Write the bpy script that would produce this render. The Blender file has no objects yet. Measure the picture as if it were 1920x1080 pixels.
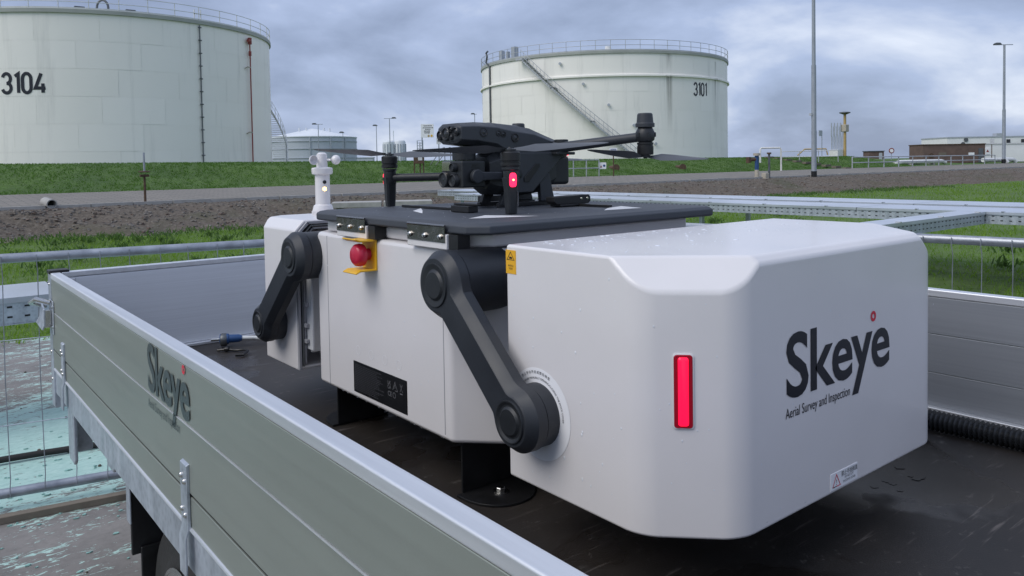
import bpy, bmesh, math, random
import numpy as np
from mathutils import Vector, Matrix
R = math.radians
random.seed(7); rng = np.random.default_rng(7)
sc = bpy.context.scene
COL = sc.collection

# ------------------------------------------------------------------ camera, sky, sun, exposure
# world: X across the trailer (to its far side), Y along the trailer (to its front), Z up, ground 0
cam_d = bpy.data.cameras.new('camera'); cam = bpy.data.objects.new('camera', cam_d); COL.objects.link(cam)
sc.camera = cam
cam_d.sensor_width = 36; cam_d.lens = 36 * 1460 / 1920
cam_d.shift_y = -180 / 1920
cam_d.clip_start = 0.05; cam_d.clip_end = 3000
YAW, PITCH, ROLL = R(-38.6), R(-2.03), R(0.96)
fw = Vector((-math.sin(YAW) * math.cos(PITCH), math.cos(YAW) * math.cos(PITCH), math.sin(PITCH)))
rt0 = Vector((math.cos(YAW), math.sin(YAW), 0)); up0 = rt0.cross(fw)
rt = rt0 * math.cos(ROLL) - up0 * math.sin(ROLL); up = rt0 * math.sin(ROLL) + up0 * math.cos(ROLL)
m = Matrix((rt, up, -fw)).transposed().to_4x4(); m.translation = (0, 0, 1.45)
cam.matrix_world = m

SUN_EL, SUN_AZ = 47, 174          # azimuth of the sun seen from the scene, degrees from +X counter-clockwise
sun_d = bpy.data.lights.new('sun', 'SUN'); sun_o = bpy.data.objects.new('sun', sun_d); COL.objects.link(sun_o)
sun_d.energy = 1.4; sun_d.angle = R(40); sun_d.color = (1.0, 0.96, 0.90)
sdir = Vector((math.cos(R(SUN_AZ)) * math.cos(R(SUN_EL)), math.sin(R(SUN_AZ)) * math.cos(R(SUN_EL)), math.sin(R(SUN_EL))))
sun_o.rotation_euler = sdir.to_track_quat('Z', 'Y').to_euler()

W = bpy.data.worlds.new('World'); sc.world = W; W.use_nodes = True
nt = W.node_tree; nt.nodes.clear()
def N(t, **kw):
    n = nt.nodes.new(t)
    for k, v in kw.items(): setattr(n, k, v)
    return n
def L(a, b): nt.links.new(a, b)
wo = N('ShaderNodeOutputWorld'); sky = N('ShaderNodeTexSky', sky_type='NISHITA')
sky.sun_disc = False; sky.sun_elevation = R(SUN_EL); sky.sun_rotation = R(90 - SUN_AZ)
bg1 = N('ShaderNodeBackground'); bg1.inputs[1].default_value = 0.08; L(sky.outputs[0], bg1.inputs[0])
tc = N('ShaderNodeTexCoord'); sep = N('ShaderNodeSeparateXYZ'); L(tc.outputs['Generated'], sep.inputs[0])
zz = N('ShaderNodeMath', operation='MAXIMUM'); L(sep.outputs[2], zz.inputs[0]); zz.inputs[1].default_value = 0.0
za = N('ShaderNodeMath', operation='ADD'); L(zz.outputs[0], za.inputs[0]); za.inputs[1].default_value = 0.40
vd = N('ShaderNodeVectorMath', operation='DIVIDE'); cz = N('ShaderNodeCombineXYZ')
for i in range(3): L(za.outputs[0], cz.inputs[i])
L(tc.outputs['Generated'], vd.inputs[0]); L(cz.outputs[0], vd.inputs[1])
n1 = N('ShaderNodeTexNoise'); n1.inputs['Scale'].default_value = 1.9; n1.inputs['Detail'].default_value = 8; n1.inputs['Roughness'].default_value = 0.53; n1.inputs['Distortion'].default_value = 0.25
mp = N('ShaderNodeMapping'); mp.inputs['Location'].default_value = (3.3, 1.2, 0.4); mp.inputs['Scale'].default_value = (1, 1, 1.0); L(vd.outputs[0], mp.inputs[0]); L(mp.outputs[0], n1.inputs['Vector'])
cr = N('ShaderNodeValToRGB'); L(n1.outputs[0], cr.inputs[0])
e = cr.color_ramp.elements; e[0].position = 0.36; e[0].color = (0.235, 0.29, 0.425, 1); e[1].position = 0.72; e[1].color = (0.72, 0.77, 0.87, 1)
q = e.new(0.52); q.color = (0.36, 0.435, 0.62, 1)
# an overcast sky is brighter overhead than at the horizon
zb = N('ShaderNodeMapRange'); L(zz.outputs[0], zb.inputs[0]); zb.inputs[1].default_value = 0.0; zb.inputs[2].default_value = 1.0; zb.inputs[3].default_value = 0.90; zb.inputs[4].default_value = 1.15
bg2 = N('ShaderNodeBackground'); L(cr.outputs[0], bg2.inputs[0]); L(zb.outputs[0], bg2.inputs[1])
mx = N('ShaderNodeMixShader'); mx.inputs[0].default_value = 0.9; L(bg1.outputs[0], mx.inputs[1]); L(bg2.outputs[0], mx.inputs[2])
L(mx.outputs[0], wo.inputs[0])

sc.view_settings.view_transform = 'Standard'; sc.view_settings.look = 'None'
sc.view_settings.exposure = 0.42; sc.view_settings.gamma = 1.0; sc.view_settings.use_curve_mapping = False
sc.render.engine = 'CYCLES'; sc.cycles.max_bounces = 8; sc.cycles.use_denoising = True

# ------------------------------------------------------------------ materials
MATS = {}
class NB:
    """small node builder"""
    def __init__(s, name):
        s.m = bpy.data.materials.new(name); s.m.use_nodes = True; s.t = s.m.node_tree
        s.p = s.t.nodes['Principled BSDF']
    def n(s, t, **kw):
        n = s.t.nodes.new(t)
        for k, v in kw.items(): setattr(n, k, v)
        return n
    def l(s, a, b): s.t.links.new(a, b)
    def coords(s, kind='Object', scale=(1, 1, 1)):
        if kind == 'World':
            g = s.n('ShaderNodeNewGeometry'); o = g.outputs['Position']
        else:
            o = s.n('ShaderNodeTexCoord').outputs[kind]
        mp = s.n('ShaderNodeMapping'); mp.inputs['Scale'].default_value = scale; s.l(o, mp.inputs[0]); return mp.outputs[0]
    def noise(s, vec, scale, detail=4, rough=0.55, dist=0.0):
        n = s.n('ShaderNodeTexNoise'); n.inputs['Scale'].default_value = scale; n.inputs['Detail'].default_value = detail
        n.inputs['Roughness'].default_value = rough; n.inputs['Distortion'].default_value = dist; s.l(vec, n.inputs['Vector']); return n.outputs[0]
    def ramp(s, fac, stops):
        r = s.n('ShaderNodeValToRGB'); s.l(fac, r.inputs[0]); e = r.color_ramp.elements
        for i, (p, c) in enumerate(stops):
            el = e[i] if i < 2 else e.new(p)
            el.position = p; el.color = (*c, 1) if len(c) == 3 else c
        return r.outputs[0]
    def rng(s, fac, a, b, c, d):
        r = s.n('ShaderNodeMapRange'); s.l(fac, r.inputs[0])
        for i, v in enumerate((a, b, c, d)): r.inputs[i + 1].default_value = v
        return r.outputs[0]
    def mix(s, fac, a, b, mode='MIX'):
        x = s.n('ShaderNodeMix', data_type='RGBA', blend_type=mode)
        if isinstance(fac, (int, float)): x.inputs[0].default_value = fac
        else: s.l(fac, x.inputs[0])
        for v, i in ((a, 6), (b, 7)):
            if isinstance(v, tuple): x.inputs[i].default_value = (*v, 1)
            else: s.l(v, x.inputs[i])
        return x.outputs[2]
    def math(s, op, a, b):
        x = s.n('ShaderNodeMath', operation=op)
        for v, i in ((a, 0), (b, 1)):
            if isinstance(v, (int, float)): x.inputs[i].default_value = v
            else: s.l(v, x.inputs[i])
        return x.outputs[0]
    def bump(s, h, strength=0.2, dist=0.01):
        b = s.n('ShaderNodeBump'); b.inputs['Strength'].default_value = strength; b.inputs['Distance'].default_value = dist
        s.l(h, b.inputs['Height']); s.l(b.outputs[0], s.p.inputs['Normal'])
    def set(s, **kw):
        for k, v in kw.items():
            k = {'color': 'Base Color', 'rough': 'Roughness', 'metal': 'Metallic', 'ior': 'IOR', 'spec': 'Specular IOR Level', 'trans': 'Transmission Weight', 'coat': 'Coat Weight'}.get(k, k)
            if isinstance(v, tuple): s.p.inputs[k].default_value = (*v, 1)
            elif isinstance(v, (int, float)): s.p.inputs[k].default_value = v
            else: s.l(v, s.p.inputs[k])
def simple(name, c, rough=0.5, metal=0.0, var=0.12, scale=8, bump=0.0, rv=0.1, bscale=None, spec=0.5):
    b = NB(name); v = b.coords('World'); f = b.noise(v, scale, 5)
    d = tuple(max(0, x * (1 - var)) for x in c); h = tuple(min(1, x * (1 + var)) for x in c)
    b.set(color=b.ramp(f, [(0.3, d), (0.7, h)]), rough=b.rng(f, 0.3, 0.7, max(0.02, rough - rv), min(1, rough + rv)), metal=metal, spec=spec)
    if bump: b.bump(b.noise(v, bscale or scale * 6, 3), bump, 0.004)
    MATS[name] = b.m; return b.m
def emis(name, c, e, strength):
    b = NB(name); b.set(color=c, rough=0.3); b.p.inputs['Emission Color'].default_value = (*e, 1); b.p.inputs['Emission Strength'].default_value = strength
    MATS[name] = b.m
simple('white_plastic', (0.715, 0.69, 0.69), 0.34, 0, 0.02, 6, 0.05, 0.06, 900)
simple('white_inner', (0.55, 0.56, 0.58), 0.55, 0, 0.05, 9)
MATS['white_plastic'].node_tree.nodes['Principled BSDF'].inputs['Coat Weight'].default_value = 0.35; MATS['white_plastic'].node_tree.nodes['Principled BSDF'].inputs['Coat Roughness'].default_value = 0.16
simple('hinge_steel', (0.24, 0.23, 0.22), 0.24, 1.0, 0.1, 60, 0, 0.06)
simple('dark_plastic', (0.020, 0.023, 0.029), 0.48, 0, 0.15, 9, 0.10, 0.08, 700)
simple('drone_plastic', (0.015, 0.017, 0.020), 0.46, 0, 0.15, 30, 0.08, 0.08, 900)
simple('drone_light', (0.030, 0.034, 0.041), 0.5, 0, 0.12, 30, 0.06, 0.08, 900)
simple('black', (0.008, 0.008, 0.009), 0.45, 0, 0.2, 20)
simple('hose_black', (0.016, 0.017, 0.019), 0.3, 0, 0.15, 20)
simple('rubber', (0.018, 0.017, 0.016), 0.75, 0, 0.3, 14, 0.3, 0.1)
simple('pad_grey', (0.050, 0.056, 0.068), 0.62, 0, 0.08, 5, 0.12, 0.08, 500)
simple('seam_grey', (0.30, 0.30, 0.32), 0.6)
simple('yellow', (0.75, 0.42, 0.015), 0.42, 0, 0.06, 20)
simple('sticker_yellow', (0.80, 0.42, 0.02), 0.45, 0, 0.04, 20)
simple('red_button', (0.52, 0.012, 0.05), 0.38, 0, 0.05, 30)
simple('red_paint', (0.26, 0.045, 0.035), 0.5, 0, 0.15, 6)
simple('logo_ink', (0.012, 0.014, 0.022), 0.4)
simple('red_ink', (0.62, 0.02, 0.05), 0.45)
simple('side_ink', (0.045, 0.06, 0.062), 0.4)
simple('grey_ink', (0.10, 0.10, 0.11), 0.5)
simple('label_white', (0.62, 0.62, 0.63), 0.5)
simple('sticker_white', (0.84, 0.84, 0.86), 0.4, 0, 0.02)
simple('black_label', (0.006, 0.006, 0.007), 0.35)
simple('label_mark', (0.16, 0.16, 0.17), 0.4)
simple('label_grey', (0.09, 0.09, 0.10), 0.4)
simple('chrome', (0.55, 0.54, 0.52), 0.2, 1.0, 0.05, 40, 0, 0.06)
simple('blue_plastic', (0.02, 0.07, 0.20), 0.45, 0, 0.1)
simple('steel_dark', (0.14, 0.15, 0.16), 0.5, 0.6, 0.15, 5)
simple('lamp_grey', (0.33, 0.36, 0.40), 0.55, 0.3, 0.1, 3)
simple('rail_grey', (0.42, 0.44, 0.46), 0.55, 0.3, 0.12, 3)
simple('rust', (0.09, 0.055, 0.035), 0.85, 0, 0.35, 9, 0.4)
simple('pale_tank', (0.46, 0.50, 0.55), 0.6, 0, 0.06, 0.3)
simple('pale_roof', (0.66, 0.69, 0.72), 0.6, 0, 0.04, 0.3)
simple('pale_grey', (0.40, 0.43, 0.47), 0.7, 0, 0.1, 0.4)
simple('brown_brick', (0.135, 0.09, 0.075), 0.85, 0, 0.2, 2.5, 0.3)
simple('white_wall', (0.80, 0.80, 0.79), 0.7, 0, 0.05, 0.8)
simple('crane_yellow', (0.42, 0.30, 0.12), 0.6, 0, 0.12, 1)
simple('concrete_block', (0.36, 0.35, 0.33), 0.85, 0, 0.15, 5, 0.3)
simple('glass_dark', (0.02, 0.022, 0.025), 0.08, 0, 0.1, 5)
simple('timber', (0.16, 0.135, 0.105), 0.85, 0, 0.3, 7, 0.4)
simple('white_pipe', (0.68, 0.68, 0.66), 0.5, 0, 0.1, 3)
simple('beige', (0.42, 0.38, 0.31), 0.7, 0, 0.12, 4)
simple('blade', (0.075, 0.08, 0.09), 0.45, 0, 0.1, 20)
emis('red_light', (0.5, 0.0, 0.03), (1.0, 0.005, 0.04), 1.3)
emis('red_led', (0.5, 0.0, 0.03), (1.0, 0.02, 0.08), 1.8)
emis('amber_led', (0.9, 0.7, 0.3), (1.0, 0.62, 0.15), 4.0)
b = NB('red_lens'); b.set(color=(0.35, 0.005, 0.02), rough=0.15, spec=0.6); MATS['red_lens'] = b.m
b = NB('water'); b.set(color=(0.80, 0.82, 0.86), rough=0.03, trans=0.1, ior=1.33); MATS['water'] = b.m

# brushed / milled aluminium: streaks along Y (long sides) or X (end boards)
def alu(name, c, scale, rough, metal=0.85, var=0.09):
    b = NB(name); v = b.coords('World', scale); f = b.noise(v, 1.0, 6, 0.6); g = b.noise(b.coords('World'), 2.2, 3)
    b.set(color=b.mix(b.rng(g, 0.35, 0.7, 0, 0.5), b.ramp(f, [(0.25, tuple(x * (1 - var) for x in c)), (0.75, tuple(min(1, x * (1 + var)) for x in c))]), tuple(x * 0.88 for x in c)),
          rough=b.rng(f, 0.3, 0.7, rough - 0.05, rough + 0.08), metal=metal)
    b.bump(g, 0.04, 0.01); MATS[name] = b.m
alu('alu_long', (0.335, 0.36, 0.32), (40, 0.8, 40), 0.45, 0.6, 0.04)
alu('alu_cross', (0.74, 0.76, 0.80), (1.2, 160, 160), 0.44, 0.25)
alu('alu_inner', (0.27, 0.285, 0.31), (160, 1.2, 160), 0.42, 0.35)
alu('alu_rim', (0.74, 0.75, 0.77), (60, 2, 60), 0.48)
# galvanised zinc with spangle
b = NB('galv'); v = b.coords('World'); vo = b.n('ShaderNodeTexVoronoi'); vo.inputs['Scale'].default_value = 55; b.l(v, vo.inputs['Vector'])
f = b.noise(b.coords('World', (6, 6, 1.5)), 3.5, 5)
b.set(color=b.mix(0.45, b.ramp(f, [(0.3, (0.30, 0.33, 0.37)), (0.7, (0.58, 0.62, 0.67))]), b.ramp(vo.outputs['Distance'], [(0.0, (0.35, 0.38, 0.42)), (0.6, (0.60, 0.64, 0.70))])),
      metal=0.7, rough=b.rng(f, 0.3, 0.7, 0.38, 0.55)); MATS['galv'] = b.m
simple('rail_zinc', (0.33, 0.35, 0.385), 0.42, 0.6, 0.22, 14, 0.1)
simple('galv_lid', (0.62, 0.65, 0.70), 0.36, 0.75, 0.10, 1.2, 0.05, 0.08)
# phenolic plywood bed: dark brown-black, worn, wet patches and pale scratches
b = NB('bed_ply'); v = b.coords('World'); f = b.noise(v, 2.2, 6, 0.6); g = b.noise(v, 38, 4, 0.7); w = b.noise(v, 3.2, 3, 0.5)
big_ = b.noise(v, 0.9, 3, 0.5); base = b.mix(b.rng(f, 0.35, 0.7, 0, 1), b.mix(b.rng(big_, 0.4, 0.6, 0, 1), (0.007, 0.006, 0.0055), (0.018, 0.0145, 0.0125)), (0.034, 0.028, 0.024))
scr = b.noise(b.coords('World', (3, 46, 1)), 2.2, 3, 0.6); sp = b.rng(b.math('MULTIPLY', b.rng(scr, 0.60, 0.70, 0, 1), b.rng(b.noise(v, 5, 3), 0.46, 0.60, 0, 1)), 0, 1, 0, 0.6)
base = b.mix(sp, base, (0.15, 0.13, 0.12)); speck = b.rng(g, 0.62, 0.72, 0, 0.45)
b.set(color=b.mix(speck, base, (0.13, 0.12, 0.11)), rough=b.mix(b.rng(w, 0.56, 0.60, 0, 1), (0.55, 0.55, 0.55), (0.22, 0.22, 0.22)))
b.bump(b.noise(v, 260, 2), 0.25, 0.0015); MATS['bed_ply'] = b.m
# tank paint: off-white with vertical dirt streaks, a slight tint per plate
def tank_mat(name, stains, dirt=0.5):
    b = NB(name); v = b.coords('World'); oi = b.n('ShaderNodeObjectInfo')
    base = b.ramp(oi.outputs['Random'], [(0.0, (0.89, 0.865, 0.80)), (1.0, (0.92, 0.895, 0.835))])
    big = b.noise(b.coords('World', (0.12, 0.12, 0.035)), 1.4, 4); base = b.mix(b.rng(big, 0.4, 0.7, 0, 0.35), base, (0.84, 0.82, 0.74))
    st = b.noise(b.coords('World', (0.55, 0.55, 0.045)), 1.6, 6, 0.65); base = b.mix(b.rng(st, 0.55, 0.78, 0, dirt), base, (0.50, 0.50, 0.47))
    for (x, y, z1, z0, w, amt) in stains:
        d = b.n('ShaderNodeVectorMath', operation='DISTANCE'); sx = b.n('ShaderNodeSeparateXYZ'); b.l(v, sx.inputs[0])
        cb = b.n('ShaderNodeCombineXYZ'); b.l(sx.outputs[0], cb.inputs[0]); b.l(sx.outputs[1], cb.inputs[1]); b.l(cb.outputs[0], d.inputs[0]); d.inputs[1].default_value = (x, y, 0)
        k = b.rng(d.outputs['Value'], 0, w, 1, 0); z = b.math('MULTIPLY', b.rng(sx.outputs[2], z0, z1, 0, 1), b.rng(sx.outputs[2], z1, z1 + 0.15, 1, 0))
        s2 = b.noise(b.coords('World', (3.2, 3.2, 0.12)), 1.0, 5, 0.7)
        base = b.mix(b.math('MULTIPLY', b.math('MULTIPLY', k, z), b.rng(s2, 0.40, 0.62, 0, amt)), base, (0.16, 0.15, 0.12))
    b.set(color=base, rough=0.5); b.bump(b.noise(b.coords('World', (0.4, 0.4, 0.5)), 1.0, 3), 0.25, 0.05); MATS[name] = b.m
tank_mat('tank_a', [])
tank_mat('tank_b', [(65.9, 55.1, 10.7, 4.2, 0.75, 1.0), (65.9, 55.1, 13.2, 10.9, 0.6, 0.8), (73.6, 54.8, 10.7, 5.0, 1.2, 0.9), (73.6, 54.8, 12.6, 10.9, 0.4, 0.8)], 0.45)
simple('tank_rim', (0.34, 0.36, 0.33), 0.6, 0, 0.12, 0.8)
# ground materials
b = NB('grass_ground'); v = b.coords('World'); f = b.noise(v, 0.55, 5, 0.6); g = b.noise(v, 9, 4, 0.7)
b.set(color=b.mix(b.rng(g, 0.3, 0.7, 0, 0.6), b.ramp(f, [(0.3, (0.075, 0.14, 0.022)), (0.7, (0.12, 0.21, 0.030))]), (0.04, 0.06, 0.015)), rough=0.9); b.bump(g, 0.8, 0.05); MATS['grass_ground'] = b.m
b = NB('dike_ground'); v = b.coords('World'); f = b.noise(v, 0.35, 5, 0.6); g = b.noise(b.coords('World', (1, 1, 1)), 4.5, 5, 0.75)
b.set(color=b.mix(b.rng(g, 0.3, 0.7, 0, 0.65), b.ramp(f, [(0.3, (0.050, 0.110, 0.018)), (0.7, (0.105, 0.190, 0.028))]), (0.028, 0.05, 0.014)), rough=0.95); b.bump(g, 0.9, 0.08); MATS['dike_ground'] = b.m
def blade_mat(name, lo, hi):
    b = NB(name); f = b.noise(b.coords('World'), 1.1, 3); g = b.noise(b.coords('World'), 40, 1)
    b.set(color=b.mix(b.rng(g, 0.3, 0.7, 0, 1), b.ramp(f, [(0.3, lo), (0.7, hi)]), tuple(x * 0.7 for x in lo)), rough=0.6, spec=0.25)
    tr = b.n('ShaderNodeBsdfTranslucent'); tr.inputs[0].default_value = (*tuple(min(1, x * 1.3) for x in hi), 1); mxs = b.n('ShaderNodeMixShader'); mxs.inputs[0].default_value = 0.4
    b.l(b.p.outputs[0], mxs.inputs[1]); b.l(tr.outputs[0], mxs.inputs[2]); b.l(mxs.outputs[0], b.t.nodes['Material Output'].inputs[0]); MATS[name] = b.m
blade_mat('blade_field', (0.13, 0.235, 0.028), (0.21, 0.35, 0.042))
blade_mat('blade_dike', (0.065, 0.15, 0.022), (0.10, 0.20, 0.03))
blade_mat('weed', (0.06, 0.12, 0.028), (0.10, 0.18, 0.04))
b = NB('earth'); v = b.coords('World'); f = b.noise(v, 0.8, 6, 0.65); g = b.noise(v, 11, 6, 0.8); mo = b.noise(v, 0.45, 4)
c = b.ramp(g, [(0.28, (0.036, 0.028, 0.021)), (0.5, (0.105, 0.086, 0.065)), (0.74, (0.24, 0.21, 0.17))])
c = b.mix(b.rng(f, 0.40, 0.7, 0, 0.6), c, (0.115, 0.088, 0.070)); c = b.mix(b.rng(mo, 0.52, 0.66, 0, 0.55), c, (0.055, 0.065, 0.026))
b.set(color=c, rough=0.95); b.bump(g, 0.8, 0.03); MATS['earth'] = b.m
simple('stone', (0.20, 0.18, 0.16), 0.9, 0, 0.45, 3.0)
simple('stone_brick', (0.15, 0.112, 0.09), 0.9, 0, 0.35, 3.0)
b = NB('paving'); v = b.coords('World'); br = b.n('ShaderNodeTexBrick'); br.inputs['Scale'].default_value = 1.0; br.inputs['Brick Width'].default_value = 0.42; br.inputs['Row Height'].default_value = 0.21; br.inputs['Mortar Size'].default_value = 0.018
b.l(v, br.inputs['Vector']); br.inputs['Color1'].default_value = (0.235, 0.21, 0.18, 1); br.inputs['Color2'].default_value = (0.19, 0.17, 0.148, 1); br.inputs['Mortar'].default_value = (0.11, 0.105, 0.09, 1)
f = b.noise(v, 0.7, 5, 0.6); b.set(color=b.mix(b.rng(f, 0.4, 0.75, 0, 0.45), br.outputs['Color'], (0.15, 0.145, 0.125)), rough=0.85); b.bump(br.outputs['Fac'], -0.4, 0.02); MATS['paving'] = b.m
# yard slab: grey-brown concrete with flaking turquoise paint, more of it beyond the fence
b = NB('yard'); v = b.coords('World'); f = b.noise(v, 1.6, 6, 0.65); g = b.noise(v, 30, 4, 0.7)
c = b.ramp(f, [(0.3, (0.13, 0.12, 0.11)), (0.7, (0.27, 0.25, 0.23))]); c = b.mix(b.rng(g, 0.45, 0.75, 0, 0.35), c, (0.08, 0.072, 0.064))
mud = b.noise(v, 2.4, 5, 0.6); c = b.mix(b.rng(mud, 0.60, 0.68, 0, 0.75), c, (0.045, 0.04, 0.035))
sx = b.n('ShaderNodeSeparateXYZ'); b.l(v, sx.inputs[0])
wv = b.noise(b.coords('World', (1.0, 2.4, 1)), 3.4, 6, 0.62, 0.9); fine = b.noise(b.coords('World', (1.2, 3.2, 1)), 15, 5, 0.7, 1.2)
reg = b.noise(v, 0.7, 2)
band = b.math('MULTIPLY', b.rng(sx.outputs[1], 3.7, 4.3, 0.0, 0.16), b.rng(sx.outputs[1], 5.3, 6.0, 1, 0.10))
th = b.math('ADD', b.math('ADD', b.math('MULTIPLY', wv, 0.45), b.math('MULTIPLY', fine, 0.55)), b.math('ADD', b.math('MULTIPLY', reg, 0.28), band))
pm = b.rng(th, 0.690, 0.705, 0, 1)
pc = b.ramp(fine, [(0.3, (0.30, 0.50, 0.44)), (0.7, (0.50, 0.68, 0.61))])
b.set(color=b.mix(pm, c, pc), rough=b.mix(pm, (0.62, 0.62, 0.62), (0.5, 0.5, 0.5))); b.bump(b.math('ADD', b.math('MULTIPLY', pm, 0.6), b.math('MULTIPLY', g, 0.4)), 0.35, 0.006); MATS['yard'] = b.m
M = MATS

# ------------------------------------------------------------------ geometry helpers
class G:
    def __init__(s): s.v = []; s.f = []
    def add(s, vs, fs):
        o = len(s.v); s.v += [tuple(x) for x in vs]; s.f += [tuple(i + o for i in f) for f in fs]; return s
    def box(s, x0, x1, y0, y1, z0, z1):
        return s.add([(x0, y0, z0), (x1, y0, z0), (x1, y1, z0), (x0, y1, z0), (x0, y0, z1), (x1, y0, z1), (x1, y1, z1), (x0, y1, z1)],
                     [(0, 3, 2, 1), (4, 5, 6, 7), (0, 1, 5, 4), (1, 2, 6, 5), (2, 3, 7, 6), (3, 0, 4, 7)])
    def cyl(s, p, q, r0, r1=None, n=16, cap=True):
        r1 = r0 if r1 is None else r1
        p, q = Vector(p), Vector(q); d = (q - p).normalized(); a = d.orthogonal().normalized(); b = d.cross(a)
        vs = []
        for c, r in ((p, r0), (q, r1)):
            for i in range(n):
                t = 2 * math.pi * i / n; vs.append(c + (a * math.cos(t) + b * math.sin(t)) * r)
        fs = [(i, (i + 1) % n, n + (i + 1) % n, n + i) for i in range(n)]
        if cap: fs += [tuple(range(n - 1, -1, -1)), tuple(range(n, 2 * n))]
        return s.add(vs, fs)
    def tube(s, pts, r, n=10, cap=True):
        pts = [Vector(p) for p in pts]; vs = []; prev = None
        for i, p in enumerate(pts):
            d = (pts[min(i + 1, len(pts) - 1)] - pts[max(i - 1, 0)]).normalized()
            a = d.orthogonal().normalized() if prev is None else (prev - d * prev.dot(d)).normalized()
            prev = a; b = d.cross(a); rr = r[i] if isinstance(r, (list, tuple)) else r
            for k in range(n):
                t = 2 * math.pi * k / n; vs.append(p + (a * math.cos(t) + b * math.sin(t)) * rr)
        fs = []
        for i in range(len(pts) - 1):
            for k in range(n): fs.append((i * n + k, i * n + (k + 1) % n, (i + 1) * n + (k + 1) % n, (i + 1) * n + k))
        if cap: fs += [tuple(range(n - 1, -1, -1)), tuple(range((len(pts) - 1) * n, len(pts) * n))]
        return s.add(vs, fs)
    def lathe(s, prof, o, axis, n=24):
        """prof = [(radius, height along axis)]"""
        o = Vector(o); d = Vector(axis).normalized(); a = d.orthogonal().normalized(); b = d.cross(a); vs = []
        for r, h in prof:
            for k in range(n):
                t = 2 * math.pi * k / n; vs.append(o + d * h + (a * math.cos(t) + b * math.sin(t)) * max(r, 1e-5))
        fs = [(i * n + k, i * n + (k + 1) % n, (i + 1) * n + (k + 1) % n, (i + 1) * n + k) for i in range(len(prof) - 1) for k in range(n)]
        fs += [tuple(range(n - 1, -1, -1)), tuple(range((len(prof) - 1) * n, len(prof) * n))]
        return s.add(vs, fs)
    def loft(s, rings):
        n = len(rings[0]); vs = [p for r in rings for p in r]
        fs = [(i * n + k, i * n + (k + 1) % n, (i + 1) * n + (k + 1) % n, (i + 1) * n + k) for i in range(len(rings) - 1) for k in range(n)]
        fs += [tuple(range(n - 1, -1, -1)), tuple(range((len(rings) - 1) * n, len(rings) * n))]
        return s.add(vs, fs)
    def prism(s, poly, axis, lo, hi):
        def P(u, v, w): return {'x': (w, u, v), 'y': (u, w, v), 'z': (u, v, w)}[axis]
        return s.loft([[P(u, v, lo) for u, v in poly], [P(u, v, hi) for u, v in poly]])
    def ring(s, f, r0, r1, n=32):
        """flat annulus; f(angle, radius) gives the point"""
        vs = [f(2 * math.pi * i / n, r) for r in (r0, r1) for i in range(n)]
        return s.add(vs, [(i, (i + 1) % n, n + (i + 1) % n, n + i) for i in range(n)])
    def poly(s, pts): return s.add(pts, [tuple(range(len(pts)))])
def rootloc(p):
    while p.parent is not None: p = p.parent
    return Vector(p.get('_o', p.location))
def build(name, g, mat, parent=None, bevel=0, seg=2, smooth=40, world=True, tag_=None):
    """link the collected geometry as one mesh object; coordinates are world ones when world=True"""
    vs = g.v
    if parent is not None and world:
        o = rootloc(parent); vs = [(x - o.x, y - o.y, z - o.z) for x, y, z in vs]
    me = bpy.data.meshes.new(name); me.from_pydata(vs, [], g.f); me.update()
    bm = bmesh.new(); bm.from_mesh(me); bmesh.ops.recalc_face_normals(bm, faces=bm.faces); bm.to_mesh(me); bm.free()
    me.materials.append(M[mat]); ob = bpy.data.objects.new(name, me); COL.objects.link(ob)
    if parent is not None: ob.parent = parent
    if smooth: me.shade_smooth(); me.set_sharp_from_angle(angle=R(smooth))
    if bevel:
        b = ob.modifiers.new('bevel', 'BEVEL'); b.width = bevel; b.segments = seg; b.limit_method = 'ANGLE'; b.angle_limit = R(28)
        b.harden_normals = True; me.shade_smooth(); me.set_sharp_from_angle(angle=R(180))
    if tag_: tag(ob, *tag_)
    return ob
def tag(o, label=None, cat=None, group=None, kind=None):
    if label: o['label'] = label
    if cat: o['category'] = cat
    if group: o['group'] = group
    if kind: o['kind'] = kind
    return o
def thing(name, label, cat, loc=(0, 0, 0), rotz=0, group=None):
    o = bpy.data.objects.new(name, None); COL.objects.link(o); o.location = loc; o.rotation_euler = (0, 0, rotz); o.empty_display_size = 0.1
    return tag(o, label, cat, group)
def copy_part(o, parent, loc=None, rotz=None):
    c = o.copy(); COL.objects.link(c); c.parent = parent
    if loc is not None: c.location = loc
    if rotz is not None: c.rotation_euler = (0, 0, rotz)
    return c
def copy_tree(o, parent=None):
    kids = [c for c in bpy.data.objects if c.parent == o]
    c = o.copy(); COL.objects.link(c); c.parent = parent
    for k in kids: copy_tree(k, c)
    return c
def text(name, body, size, org, xd, yd, mat, parent, sx=1.0, bold=0.0, align='LEFT', wrap=None, spacing=1.0, world=True):
    """flat print: mesh of the lettering laid on a surface"""
    cu = bpy.data.curves.new('t', 'FONT'); cu.body = body; cu.size = size; cu.align_x = align; cu.offset = bold; cu.space_character = spacing; cu.resolution_u = 4
    to = bpy.data.objects.new('t', cu); me = bpy.data.meshes.new_from_object(to)
    bpy.data.objects.remove(to); bpy.data.curves.remove(cu)
    org = Vector(org); xd = Vector(xd); yd = Vector(yd); o = rootloc(parent) if world else Vector()
    for v in me.vertices:
        p = wrap(v.co.x * sx, v.co.y) if wrap else org + xd * (v.co.x * sx) + yd * v.co.y
        v.co = Vector(p) - o
    me.update(); me.materials.clear(); me.materials.append(M[mat]); me.name = name
    ob = bpy.data.objects.new(name, me); COL.objects.link(ob); ob.parent = parent; return ob
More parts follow.
